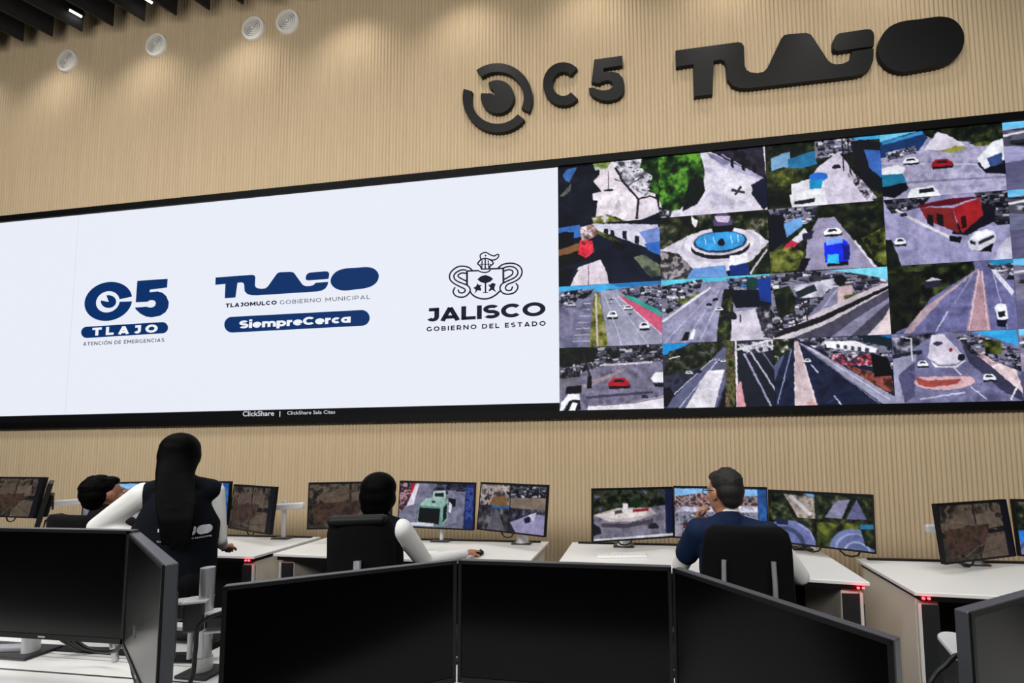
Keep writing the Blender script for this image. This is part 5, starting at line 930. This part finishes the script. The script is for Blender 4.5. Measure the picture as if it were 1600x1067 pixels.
# the grey-haired man with his hand at his chin
J = dict(pelvis=V(1.36, -2.24, .585), chest=V(1.36, -2.19, .92), neck=V(1.345, -2.16, 1.145), head=V(1.328, -2.15, 1.288), R=frame_of(.55, -.05, .0), shL=V(1.185, -2.18, 1.085), shR=V(1.545, -2.17, 1.07),
         elL=V(1.095, -2.02, .855), wrL=V(1.185, -2.01, 1.075), hdL=V(.25, -.10, 1), paL=V(1, -.3, -.2), thL=1, cuL=.75, elR=V(1.745, -2.02, .815), wrR=V(1.76, -1.78, .775), hdR=V(.1, 1, -.03), cuR=.25)
seated_legs(J, 1.36, -2.26)
t, at = person((1.36, -2.24, 0), 'grey-haired person in navy vest and white shirt, seated with a hand at the chin', SK1, J, M_NAVY, M_SHIRT, short_hair(M_HAIRG), dict(cap=dict(L=.62, R=.15)))
g = MB(); R = J['R']
for k in (-1, 1):
    g.tube([at(k*.086, -.02, .012), at(k*.080, .05, .012), at(k*.062, .098, .008)], .003, 8)
    g.tube([at(k*.034+.028*math.cos(a), .104-.2*abs(k*.034+.028*math.cos(a))**1.6, .002+.022*math.sin(a)) for a in np.linspace(0, 2*math.pi, 17)], .0024, 6)
g.tube([at(-.008, .108, .006), at(.008, .108, .006)], .0024, 6); g.build('glasses', M_BLACK, t)
# the person reaching to the mouse
J = dict(pelvis=V(-.70, -2.28, .585), chest=V(-.68, -2.24, .92), neck=V(-.665, -2.23, 1.14), head=V(-.655, -2.225, 1.275), R=frame_of(.28, -.06, 0), shL=V(-.86, -2.23, 1.075), shR=V(-.51, -2.23, 1.075),
         elL=V(-.98, -2.02, .84), wrL=V(-.96, -1.72, .775), hdL=V(.1, 1, -.03), cuL=.2, elR=V(-.47, -2.02, .83), wrR=V(-.375, -1.60, .787), hdR=V(.22, 1, -.02), cuR=.28)
seated_legs(J, -.70, -2.30)
person((-.70, -2.28, 0), 'dark-haired person in navy vest and white shirt, seated, right hand on the mouse', SK1, J, M_NAVY2, M_SHIRT, tied_hair, dict(cap=dict(L=.25)))
# black-haired man at the left, turned to the right
J = dict(pelvis=V(-2.50, -2.28, .585), chest=V(-2.53, -2.25, .92), neck=V(-2.585, -2.24, 1.13), head=V(-2.59, -2.23, 1.262), R=frame_of(-.12, .12, 0), shL=V(-2.76, -2.24, 1.07), shR=V(-2.40, -2.24, 1.07),
         elL=V(-2.86, -2.05, .84), wrL=V(-2.80, -1.76, .775), hdL=V(.1, 1, -.02), elR=V(-2.34, -2.03, .84), wrR=V(-2.42, -1.75, .775), hdR=V(-.1, 1, -.02))
seated_legs(J, -2.50, -2.30)
person((-2.58, -2.28, 0), 'black-haired man in dark shirt seated at the left, face turned right', SK2, J, None, M_DSHIRT, short_hair(M_HAIRB), {})
# the standing woman
y = -2.6
J = dict(pelvis=V(-1.585, y-.02, .90), chest=V(-1.595, y+.01, 1.18), neck=V(-1.612, y+.02, 1.385), head=V(-1.635, y+.04, 1.515), R=frame_of(.72, -.06, 0), shL=V(-1.705, -2.675, 1.322), shR=V(-1.478, -2.49, 1.322),
         elL=V(-2.00, -2.66, 1.148), wrL=V(-1.80, -2.64, 1.10), hdL=V(.8, .2, -.5), paL=V(.3, -.5, -.6), thL=-1, cuL=.5, elR=V(-1.492, -2.44, 1.04), wrR=V(-1.635, -2.28, .96), hdR=V(-.6, .8, -.1), cuR=.5)
for s, k in (('L', -1), ('R', 1)): J['hip'+s] = V(-1.585+k*.085, y-.02, .86); J['kn'+s] = V(-1.585+k*.09, y+.01, .48); J['an'+s] = V(-1.585+k*.095, y-.03, .08)
t, at = person((-1.585, y, 0), 'standing woman with long black hair, dark navy vest and white sleeves', SK1, J, M_NAVY2, M_SHIRT, long_hair, dict(hem=.16, puff=.018, sl=.70, slL=1.0))
# pale print across the back of her vest
def back_print(t):
    vest = [c for c in t.children if c.name.startswith('vest')][0]
    me = vest.data; co = np.empty(len(me.vertices)*3); me.vertices.foreach_get('co', co); co = co.reshape(-1, 3)
    mats = mat('vest_print', (196, 198, 204), .7)
    X = (J['shR']-J['shL']); X.z = 0; X.normalize(); B = V(X.y, -X.x, 0); o = np.array(J['chest'])
    s_ = (co-o) @ np.array(X); q_ = (co-o) @ np.array(B)
    def surf(s, z):
        d = (s_-s)**2+(co[:, 2]-z)**2; k = (d < .018**2) & (q_ > 0)
        return q_[k].max() if k.any() else .13
    def put(me2, nm):
        for v in me2.vertices: v.co = V(*o)*1.0+X*v.co.x+B*(surf(v.co.x, v.co.z)+.0035)+V(0, 0, v.co.z-o[2])
        link(nm, me2, mats, vest)
    x0, x1, zb = -.05, .16, 1.085
    qs = [tr(q, TX, TY, TS, 0) for q in (tl_a, tl_j, tl_o)]; bx_ = box_of([p for q in qs for p in q])
    mb = MB()
    for q in qs:
        P = [(x0+(p[0]-bx_[0])/(bx_[1]-bx_[0])*(x1-x0), zb+.018+(p[1]-bx_[2])/(bx_[3]-bx_[2])*.05) for p in q]
        bm = bmesh.new(); f = bm.faces.new([bm.verts.new((x, 0, z)) for x, z in P]); bmesh.ops.triangulate(bm, faces=[f]); bmesh.ops.subdivide_edges(bm, edges=[e for e in bm.edges if e.calc_length() > .03], cuts=2); bm.verts.index_update()
        mb.add([v.co.copy() for v in bm.verts], [[v.index for v in f.verts] for f in bm.faces]); bm.free()
    put(mb.mesh('wordmark_print'), 'wordmark_print')
    m2 = text_mesh('TLAJOMULCO GOBIERNO MUNICIPAL', .01); xs = [v.co.x for v in m2.vertices]
    for v in m2.vertices: v.co = Vector((x0+(v.co.x-min(xs))/(max(xs)-min(xs))*(x1-x0), 0, zb+v.co.y/CAPH*.008))
    put(m2, 'lettering_print')
back_print(t)
